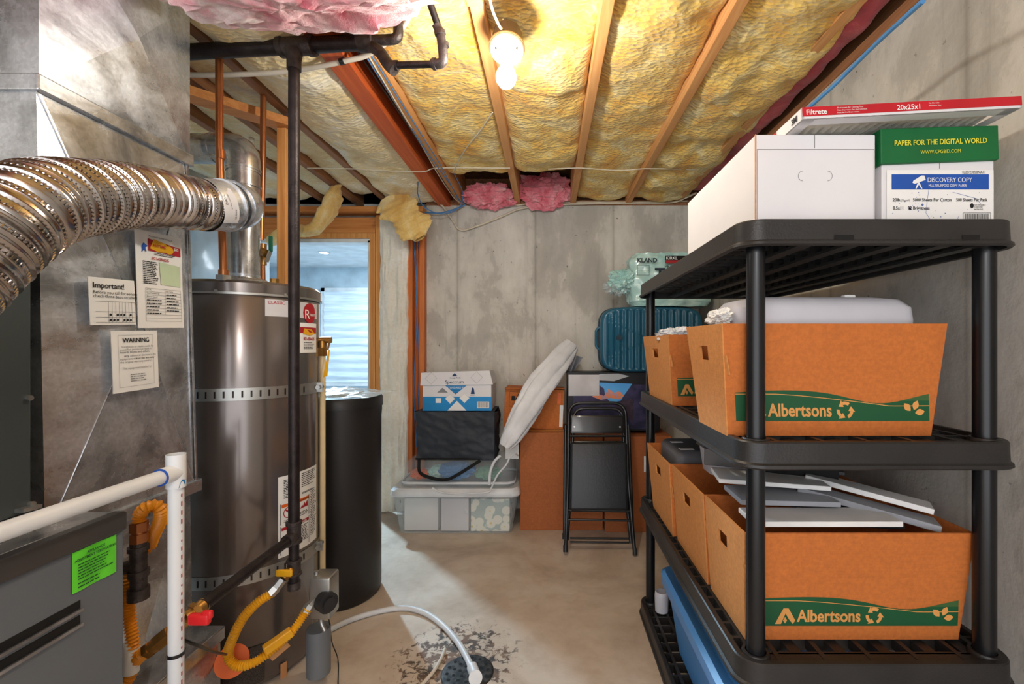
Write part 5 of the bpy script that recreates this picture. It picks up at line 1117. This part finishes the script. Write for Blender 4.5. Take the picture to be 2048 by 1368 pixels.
part('piping', loft_rr(MB(), ring_prof(-.927,3.148,-.373,3.442,.01, [(0,.497),(.004,.50),(.004,.506),(0,.509)]), 4), 'slot', fc, world=True)
part('strap', MB().sweep(spline([(-.90,3.14,.50),(-.885,3.11,.42),(-.80,3.095,.385),(-.70,3.09,.375),(-.62,3.09,.41),(-.52,3.10,.47),(-.47,3.12,.50)], 10), .011, 10, squash=.3), 'slot', fc, world=True)
# blue/white paper carton
sp = thing('paper_carton', 'blue and white copy paper carton with diamonds on the black fabric cube', 'box', (-.63, 3.3, .835))
sx0, sx1, sy0, sz0 = -.885, -.400, 3.175, .836
part('carton', MB().box((sx0,sy0,sz0), (sx1,3.42,sz0+.23)), 'whitebox', sp, world=True, bevel=.003)
part('lid', MB().hexa([(sx0-.014,sy0-.012,sz0+.178),(sx1+.014,sy0-.012,sz0+.185),(sx1+.014,3.43,sz0+.185),(sx0-.014,3.43,sz0+.178),(sx0-.010,sy0-.004,sz0+.268),(sx1-.012,sy0-.004,sz0+.285),(sx1-.012,3.42,sz0+.275),(sx0-.010,3.42,sz0+.262)]), 'whitebox', sp, world=True, bevel=.003)
ms = plane_map((sx0,sy0,sz0), (1,0,0), (0,0,1)); ml = plane_map((sx0-.014,sy0-.014,sz0+.178), (1,0,.014), (0,.04,1)); W_ = sx1-sx0
part('blue_band', MB().rect(ms, 0, 0, W_, .100, .001).poly(ms, [(W_*.33,.178),(W_*.48,.115),(W_*.64,.178)], .001), 'bluep', sp, world=True)
dmm = MB()
def diamond(mp, cx_, cy_, s, t=None, w=.0016, mb=dmm, sy=1): return mb.poly(mp, [(cx_-s,cy_),(cx_,cy_-s*sy),(cx_+s,cy_),(cx_,cy_+s*sy)], w)
diamond(ms, W_*.40, .085, .036); diamond(ms, W_*.61, .090, .036); dmm.poly(ms, [(W_*.36,0.001),(W_*.64,.001),(W_*.50,.070)], .0016); dmm.rbox if 0 else None; dmm.rect(ms, W_*.19, .055, W_*.27, .09, .0016)
part('white_diamonds', dmm, 'white', sp, world=True)
kk = MB(); kk.text('STANDARD 92', ms, W_*.485, .156, .020, 'CENTER', .002, sx=.95)
part('band_lettering', kk, 'white', sp, world=True)
dg = MB()
def dout(mp, cx_, cy_, s, t, w=.0012):
    for a, b in (((-s,0),(0,-s)), ((0,-s),(s,0)), ((s,0),(0,s)), ((0,s),(-s,0))):
        k_ = (s-t)/s; dg.poly(mp, [(cx_+a[0],cy_+a[1]),(cx_+b[0],cy_+b[1]),(cx_+b[0]*k_,cy_+b[1]*k_),(cx_+a[0]*k_,cy_+a[1]*k_)], w)
dout(ml, W_*.16, .050, .042, .0015); dout(ml, W_*.82, .052, .042, .0015); dout(ms, W_*.40, .085, .034, .001, .002); dout(ms, W_*.61, .090, .034, .001, .002); dg.poly(ms, [(W_*.21,.128),(W_*.37,.128),(W_*.29,.162)], .001)
part('diamond_outlines', dg, 'inkgrey', sp, world=True)
kk = MB().text('Spectrum', ml, W_*.50, .012, .034, 'CENTER', .002).text('Georgia-Pacific', ml, W_*.51, .048, .013, 'CENTER', .002).poly(ml, [(W_*.46,.065),(W_*.54,.065),(W_*.50,.085)], .0015).text('Multipurpose', ms, W_*.49, .140, .010, 'CENTER', .002).text('Paper', ms, W_*.49, .128, .010, 'CENTER', .002)
kk.poly(ms, [(W_*.70,.118),(W_*.76,.118),(W_*.745,.158),(W_*.73,.165),(W_*.715,.158)], .0012).text('MADE IN', ms, W_*.69, .106, .008, w=.002)
part('lettering', kk, mat('navy_ink', (20,60,110), .6), sp, world=True)
br = MB().frame(ms, W_*.79, .018, W_*.97, .066, .001, .002)
part('barcode_field', MB().rect(ms, W_*.79, .018, W_*.97, .066, .0016), 'white', sp, world=True)
for k in range(26): br.rect(ms, W_*(.805+.006*k), .024, W_*(.805+.006*k+(.002,.0036)[k % 4 == 0]), .062, .002)
part('barcode', br, 'ink', sp, world=True)
# big brown boxes
b1 = simple_box('cardboard_box', (-.195,3.155,0), (.385,3.52,.685), 'card2', 'tall plain brown box on the floor behind the folding chair')
part('tape', MB().box((-.19,3.20,.6855), (.38,3.26,.6865)), 'tanink', b1, world=True)
b2 = simple_box('cardboard_box', (.395,3.12,0), (.86,3.52,.665), 'card2', 'brown box on the floor between the folding chair and the shelf post')
mp = plane_map((.395,3.12,0), (1,0,0), (0,0,1)); part('white_sticker', MB().rect(mp, .27, .42, .30, .53, .001), 'white', b2, world=True)
# opened box with hazard print
ub_ = thing('cardboard_box', 'open-topped brown box with printed hazard mark behind the white vinyl roll', 'box', (-.09, 3.35, .687), rot=(0, math.radians(2.2), 0))
part('carton', MB().box((-.235,-.06,0), (.20,.16,.292)), 'cardf', ub_, bevel=.003)
part('flap', MB().bar((-.235,-.05,.29), (.20,-.05,.305), .09, .004), 'cardf', ub_)
mp = plane_map((-.235,-.06,0), (1,0,0), (0,0,1))
hz = MB().frame(mp, .035, .155, .145, .265, .0015, .001); hz.poly(mp, [(.05,.20),(.075,.20),(.075,.235),(.05,.235)], .0012).poly(mp, [(.08,.20),(.13,.20),(.13,.225),(.08,.222)], .0012).poly(mp, [(.092,.23),(.104,.23),(.098,.255)], .0012).text('UN3481', mp, .058, .168, .022, w=.0012, bold=.02)
part('hazard_print', hz, 'ink', ub_)
part('orange_sticker', MB().rect(mp, .385, .19, .41, .27, .001), 'orange', ub_)
part('barcode_label', MB().rect(mp, .405, .02, .43, .18, .001), 'white', ub_)
# papers beside brown box
solo('white_box', MB().box((-.30,3.17,.497), (-.205,3.30,.60)), 'white', 'small white box wedged between the fabric cube and tall brown box', 'box', bevel=.002)
# TV style box
tv = thing('picture_box', 'flat black box with mountain picture lying behind the folding chair', 'box', (.45, 3.3, .69))
tx0, tx1, ty0, tz0, tz1 = .140, .80, 3.21, .688, 1.105
part('carton', MB().box((tx0,ty0,tz0), (tx1,3.42,tz1)), mat('box_black', (22,22,28), .5), tv, world=True, bevel=.003)
mp = plane_map((tx0,ty0,tz0), (1,0,0), (0,0,1))
part('night_print', MB().rect(mp, .04, .012, .62, .33, .001), mat('night_print', (30,32,62), .5, col2=(58,52,92), scale=14, contrast=2), tv, world=True)
part('sky_print', MB().poly(mp, [(.20,.345),(.26,.30),(.27,.24),(.31,.20),(.38,.215),(.40,.25),(.46,.335)], .0016).poly(mp, [(.36,.02),(.45,.02),(.40,.10),(.37,.12)], .0016), mat('sky_print', (58,146,226), .5, col2=(96,178,240), scale=5), tv, world=True)
part('peak_print', MB().poly(mp, [(.17,.245),(.22,.262),(.26,.25),(.29,.30),(.33,.27),(.37,.285),(.40,.25),(.37,.225),(.30,.235),(.24,.22)], .002), mat('peak_print', (236,140,90), .6, col2=(176,150,170), scale=30, contrast=3), tv, world=True)
part('rock_print', MB().poly(mp, [(.13,.335),(.21,.335),(.235,.29),(.20,.25),(.15,.25)], .0022).poly(mp, [(.38,.215),(.47,.23),(.47,.06),(.42,.11),(.33,.16)], .0018), mat('rock_print', (34,26,40), .6, col2=(70,54,74), scale=20), tv, world=True)
part('paper_sheet', MB().rect(mp, .006, .25, .225, .40, .0035), 'greypaper', tv, world=True, label='plain white paper sheet taped on'); part('tape_piece', MB().poly(mp, [(.225,.36),(.33,.355),(.44,.39),(.36,.408),(.225,.405)], .0028), mat('clear_tape', (190,192,196), .3), tv, world=True)
# suitcase
su = thing('suitcase', 'teal ribbed hard-shell suitcase lying on the black picture box', 'suitcase', (.74, 3.28, 1.107))
scx, scz, shw, shh, sy = .735, 1.107+.232, .365, .232, 3.17
def sq(th, n=5.5):
    c_, s_ = math.cos(th), math.sin(th); k = (abs(c_)**n+abs(s_)**n)**(-1/n); return c_*k, s_*k
def suf(u, v):
    th = 2*PI*u; a_, b_ = sq(th)
    if v < .55: r_ = v/.55*.93; y = sy
    elif v < .8: t_ = (v-.55)/.25; r_ = .93+.07*math.sin(t_*PI/2); y = sy+.04*(1-math.cos(t_*PI/2))
    elif v < .97: t_ = (v-.8)/.17; r_ = 1; y = sy+.04+.17*t_
    else: t_ = (v-.97)/.03; r_ = 1-.3*t_; y = sy+.21+.03*t_
    x = scx+a_*r_*shw; z = scz+b_*r_*shh
    f_ = max(0, min(1, (.90-max(abs(a_), 0)*r_)/.06))*max(0, min(1, (.93-r_)/.05)) if v < .6 else 0
    y += -.008*f_*math.cos((x-scx)*2*PI/.047)
    return (x, y, z)
part('shell', MB().grid(280, 90, suf, closeu=True), 'suit', su, world=True)
q = Vector((.502, sy-.010, scz+.012)); part('round_badge', MB().cyl(q, q+Vector((0,.012,0)), .020, 24).cyl(q-Vector((0,.002,0)), q, .013, 24), 'suitdark', su, world=True)
part('seam', MB().sweep([Vector((scx+sq(2*PI*k/90)[0]*(shw+.001), sy+.10, scz+sq(2*PI*k/90)[1]*(shh+.001))) for k in range(91)], .005, 8, False), 'suitdark', su, world=True)
part('handle', MB().tube([(scx-shw+.004,sy+.09,scz+.09),(scx-shw-.022,sy+.09,scz+.07),(scx-shw-.022,sy+.09,scz-.05),(scx-shw+.004,sy+.09,scz-.07)], .010, 12, .03), 'suit', su, world=True)
# toilet paper bundle
tpb = thing('toilet_paper_pack', 'mint-coloured plastic wrapped toilet paper pack on the suitcase', 'toilet paper', (.85, 3.25, 1.573))
def tpf(u, v):
    th = 2*PI*u; a_, b_ = sq(th, 5); k = [(0,0),(.9,0),(1,.04),(1.0,.335),(.88,.378),(0,.368)]
    i = min(int(v*5), 4); t_ = v*5-i; r_ = k[i][0]+(k[i+1][0]-k[i][0])*t_; z = k[i][1]+(k[i+1][1]-k[i][1])*t_
    p = Vector((.875+a_*r_*.29, 3.28+b_*r_*.12, 1.575+z)); return p+Vector((a_, b_, .4))*.014*fbm(p, 9, 3)+Vector((a_, b_, 0))*.006*fbm(p, 26, 8)
part('wrapped_bundle', MB().grid(140, 90, tpf, closeu=True), 'tp', tpb, world=True)
mp = plane_map((.60,3.135,1.59), (1,.0,0), (0,0,1))
part('lettering', MB().text('To', mp, .144, .165, .115, w=.006, bold=.03).text('KLAND', mp, .02, .285, .042, w=.006, bold=.03), mat('navy', (16,34,52), .5), tpb, world=True)
part('size_box', MB().frame(mp, .02, .195, .105, .265, .003, .006).rect(mp, .023, .228, .102, .230, .006), mat('navy', (16,34,52), .5), tpb, world=True)
part('black_banner', MB().rect(mp, .215, .300, .36, .330, .006), 'slot', tpb, world=True); part('red_banner', MB().rect(mp, .215, .278, .36, .299, .006), 'inkred', tpb, world=True)
part('banner_lettering', MB().text('KIRKL', mp, .22, .304, .030, w=.008, bold=.02), 'white', tpb, world=True); part('grade_lettering', MB().text('PREM', mp, .21, .246, .034, w=.007), 'ink', tpb, world=True)
wad(Vector((.53, 3.22, 1.76)), (.095, .07, .075), 'tp', 'crumpled loose end of mint plastic film left of the toilet paper pack', 51, .32, 'plastic_film')['category'] = 'plastic film'
wad(Vector((.50, 3.24, 1.72)), (.09, .06, .06), 'clearfilm', 'clear crinkled film hanging beside the mint plastic end', 52, .35, 'plastic_film')['category'] = 'plastic film'
# white vinyl roll leaning
vr = [P(1010,893,2.98), P(1030,860,3.0), P(1058,810,3.05), P(1085,765,3.12), P(1115,725,3.2), P(1143,690,3.3)]
pv_ = spline(vr, 12)
def vrf(u, v):
    i = v*(len(pv_)-1); k = min(int(i), len(pv_)-2); c_ = pv_[k].lerp(pv_[k+1], i-k); t_ = (pv_[k+1]-pv_[k]).normalized(); s_ = t_.cross(Vector((0,1,0))).normalized(); n_ = s_.cross(t_)
    wd = .038+.036*math.sin(PI*v)**.8+.012*v; th = 2*PI*u
    rr_ = 1+.22*abs(math.sin(th*2.5+v*3))+.1*fbm((math.cos(th), math.sin(th), v*3), 2, 4)
    return c_+s_*math.cos(th)*wd*rr_+n_*math.sin(th)*.032*rr_
solo('vinyl_cover', MB().grid(70, 100, vrf, closeu=True), 'vinyl', 'rolled white vinyl sheet leaning diagonally against the back boxes', 'vinyl roll')
solo('vinyl_cover', MB().grid(12, 20, lambda u, v: P(1132+34*u-20*(1-v)*u, 705+42*(1-v)+10*u*v, 3.34)+Vector((0,.02*math.sin(u*8),0))).grid(12, 20, lambda u, v: P(1132+34*u-20*(1-v)*u, 705+42*(1-v)+10*u*v, 3.36)+Vector((0,.02*math.sin(u*8),0))), 'lgrey', 'grey fabric edge peeking out behind the top of the vinyl roll', 'fabric')
solo('cable', MB().sweep(spline([P(865,976,3.02), P(885,985,3.0), P(930,988,2.99), P(975,984,2.99), P(983,975,2.99), P(995,950,2.99), P(1012,930,2.99), P(1020,915,3.0), P(1030,908,3.02), P(1036,911,3.06)], 10), .006, 10), 'lid', 'white cord curling over the clear bin', 'cord')
# folding chair
def ch(x, y, d=0): return P(x, y, 2.77+(1110-y)/300*.24+d)
fc = thing('folding_chair', 'black padded folding chair folded flat and leaning against the brown boxes', 'chair', tuple(PZ(1203,1105,0)))
def ctube(nm, pts, r=.0115, bend=.09, m='black'): return part(nm, MB().sweep(fillet(pts, bend, 10) if bend else pts, r, 14), m, fc, world=True)
ctube('frame', [ch(1131,1104), ch(1136,960), ch(1138,806), ch(1251,806), ch(1256,960), ch(1270,1110)])
ctube('frame', [ch(1134,1080,.03), ch(1143,960,.02), ch(1147,817,.01), ch(1246,817,.01), ch(1249,960,.02), ch(1262,1085,.03)], bend=.08)
ctube('rear_leg', [ch(1129,1078,.05), ch(1131,850,.05)], bend=0); ctube('rear_leg', [ch(1266,1085,.05), ch(1257,850,.05)], bend=0)
for px in ((1131,1104), (1270,1110)): part('foot', MB().cyl(ch(*px), ch(px[0], px[1]-14), .0145, 16), 'plastic_black', fc, world=True)
for px in ((1129,1078), (1266,1085)): part('foot', MB().cyl(ch(*px, .05), ch(px[0], px[1]-12, .05), .0145, 16), 'plastic_black', fc, world=True)
for y_, r_ in ((1022,.009), (1041,.007)): ctube('crossbar', [ch(1134,y_-2), ch(1262,y_)], r_, 0)
for y_ in (1076, 1084): ctube('crossbar', [ch(1140,y_,.05), ch(1258,y_+1,.05)], .006, 0)
ctube('crossbar', [ch(1138,872), ch(1252,872)], .008, 0)
o1 = ch(1197,953); vdir = (ch(1197,886)-ch(1197,1019)).normalized(); udir = Vector((1,0,0)); nd = udir.cross(vdir)
mtx = Matrix((udir, vdir, nd)).transposed().to_4x4(); mtx.translation = o1
part('seat', MB().rbox((-.185,-.205,-.008), (.185,.215,.030), .019, 6, mtx), 'seatv', fc, world=True, label='black vinyl padded seat')
def seatf(u, v):
    x = (u-.5)*.33; y = (v-.5)*.37; return mtx @ Vector((x, y+.005, .030+.006*math.sin(PI*u)**.5*math.sin(PI*v)**.5))
part('seat_pan', MB().rbox((-.192,-.19,-.016), (.192,.225,-.006), .004, 2, mtx), 'black', fc, world=True)
o2 = ch(1194,848); m2 = mtx.copy(); m2.translation = o2
part('backrest', MB().rbox((-.175,-.062,.002), (.175,.055,.010), .004, 2, m2).grid(20, 8, lambda u, v: m2 @ Vector((-.165+.33*u, -.05+.095*v, .010+.006*math.sin(PI*u)))), 'black', fc, world=True)
for s_ in (-1, 1): part('rivet', MB().cyl(m2 @ Vector((s_*.15,-.02,.008)), m2 @ Vector((s_*.15,-.02,.016)), .006, 10), 'steelnut', fc, world=True)
# ================================================================ on the floor
dr_ = thing('floor_drain', 'round dark floor drain grate at the bottom centre', 'drain', (PZ(935,1345,0).x, PZ(935,1345,0).y, 0))
gr = MB().lathe([(0,.004),(.095,.004),(.100,.003),(.104,0)], 48)
part('grate', gr, mat('grate_iron', (70,68,66), .55, .4, col2=(30,28,28), scale=40, contrast=2), dr_)
hl = MB()
for r_, n_ in ((.03,6),(.055,10),(.08,14)):
    for k in range(n_): a_ = 2*PI*k/n_+r_*30; hl.lathe([(0,.0046),(.007,.0046)], 10, Matrix.Translation((r_*math.cos(a_), r_*math.sin(a_), 0)))
part('grate_holes', hl, 'slot', dr_)
hs = thing('drain_hose', 'white drain hose curving across the floor into the drain', 'hose', tuple(PZ(800,1222,0)))
part('tube', MB().sweep(spline([PZ(655,1262,.014), PZ(700,1240,.014), PZ(760,1222,.014), PZ(810,1216,.014), PZ(850,1226,.014), PZ(885,1250,.014), PZ(915,1284,.014), PZ(935,1318,.014), PZ(944,1340,.020)], 12), .0125, 16), 'lid', hs, world=True)
part('end_cap', MB().cyl(PZ(944,1334,.022), PZ(951,1352,.022), .021, 24).cyl(PZ(951,1356,.006), PZ(951,1356,.024), .026, 24), 'lid', hs, world=True)
solo('short_tube', MB().sweep(spline([PZ(890,1298,.012), PZ(882,1318,.01), PZ(866,1344,.009), PZ(838,1376,.009)], 10), .007, 12), 'pex', 'short cream tube on the stained floor left of the drain', 'tube')
solo('black_wire', MB().sweep(spline([P(655,1222,1.70), P(660,1252,1.74), PZ(664,1285,.10), PZ(676,1320,.01), PZ(676,1372,.004)], 10), .0022, 8), 'black', 'thin black wire hanging from the gas control to the floor', 'wire')
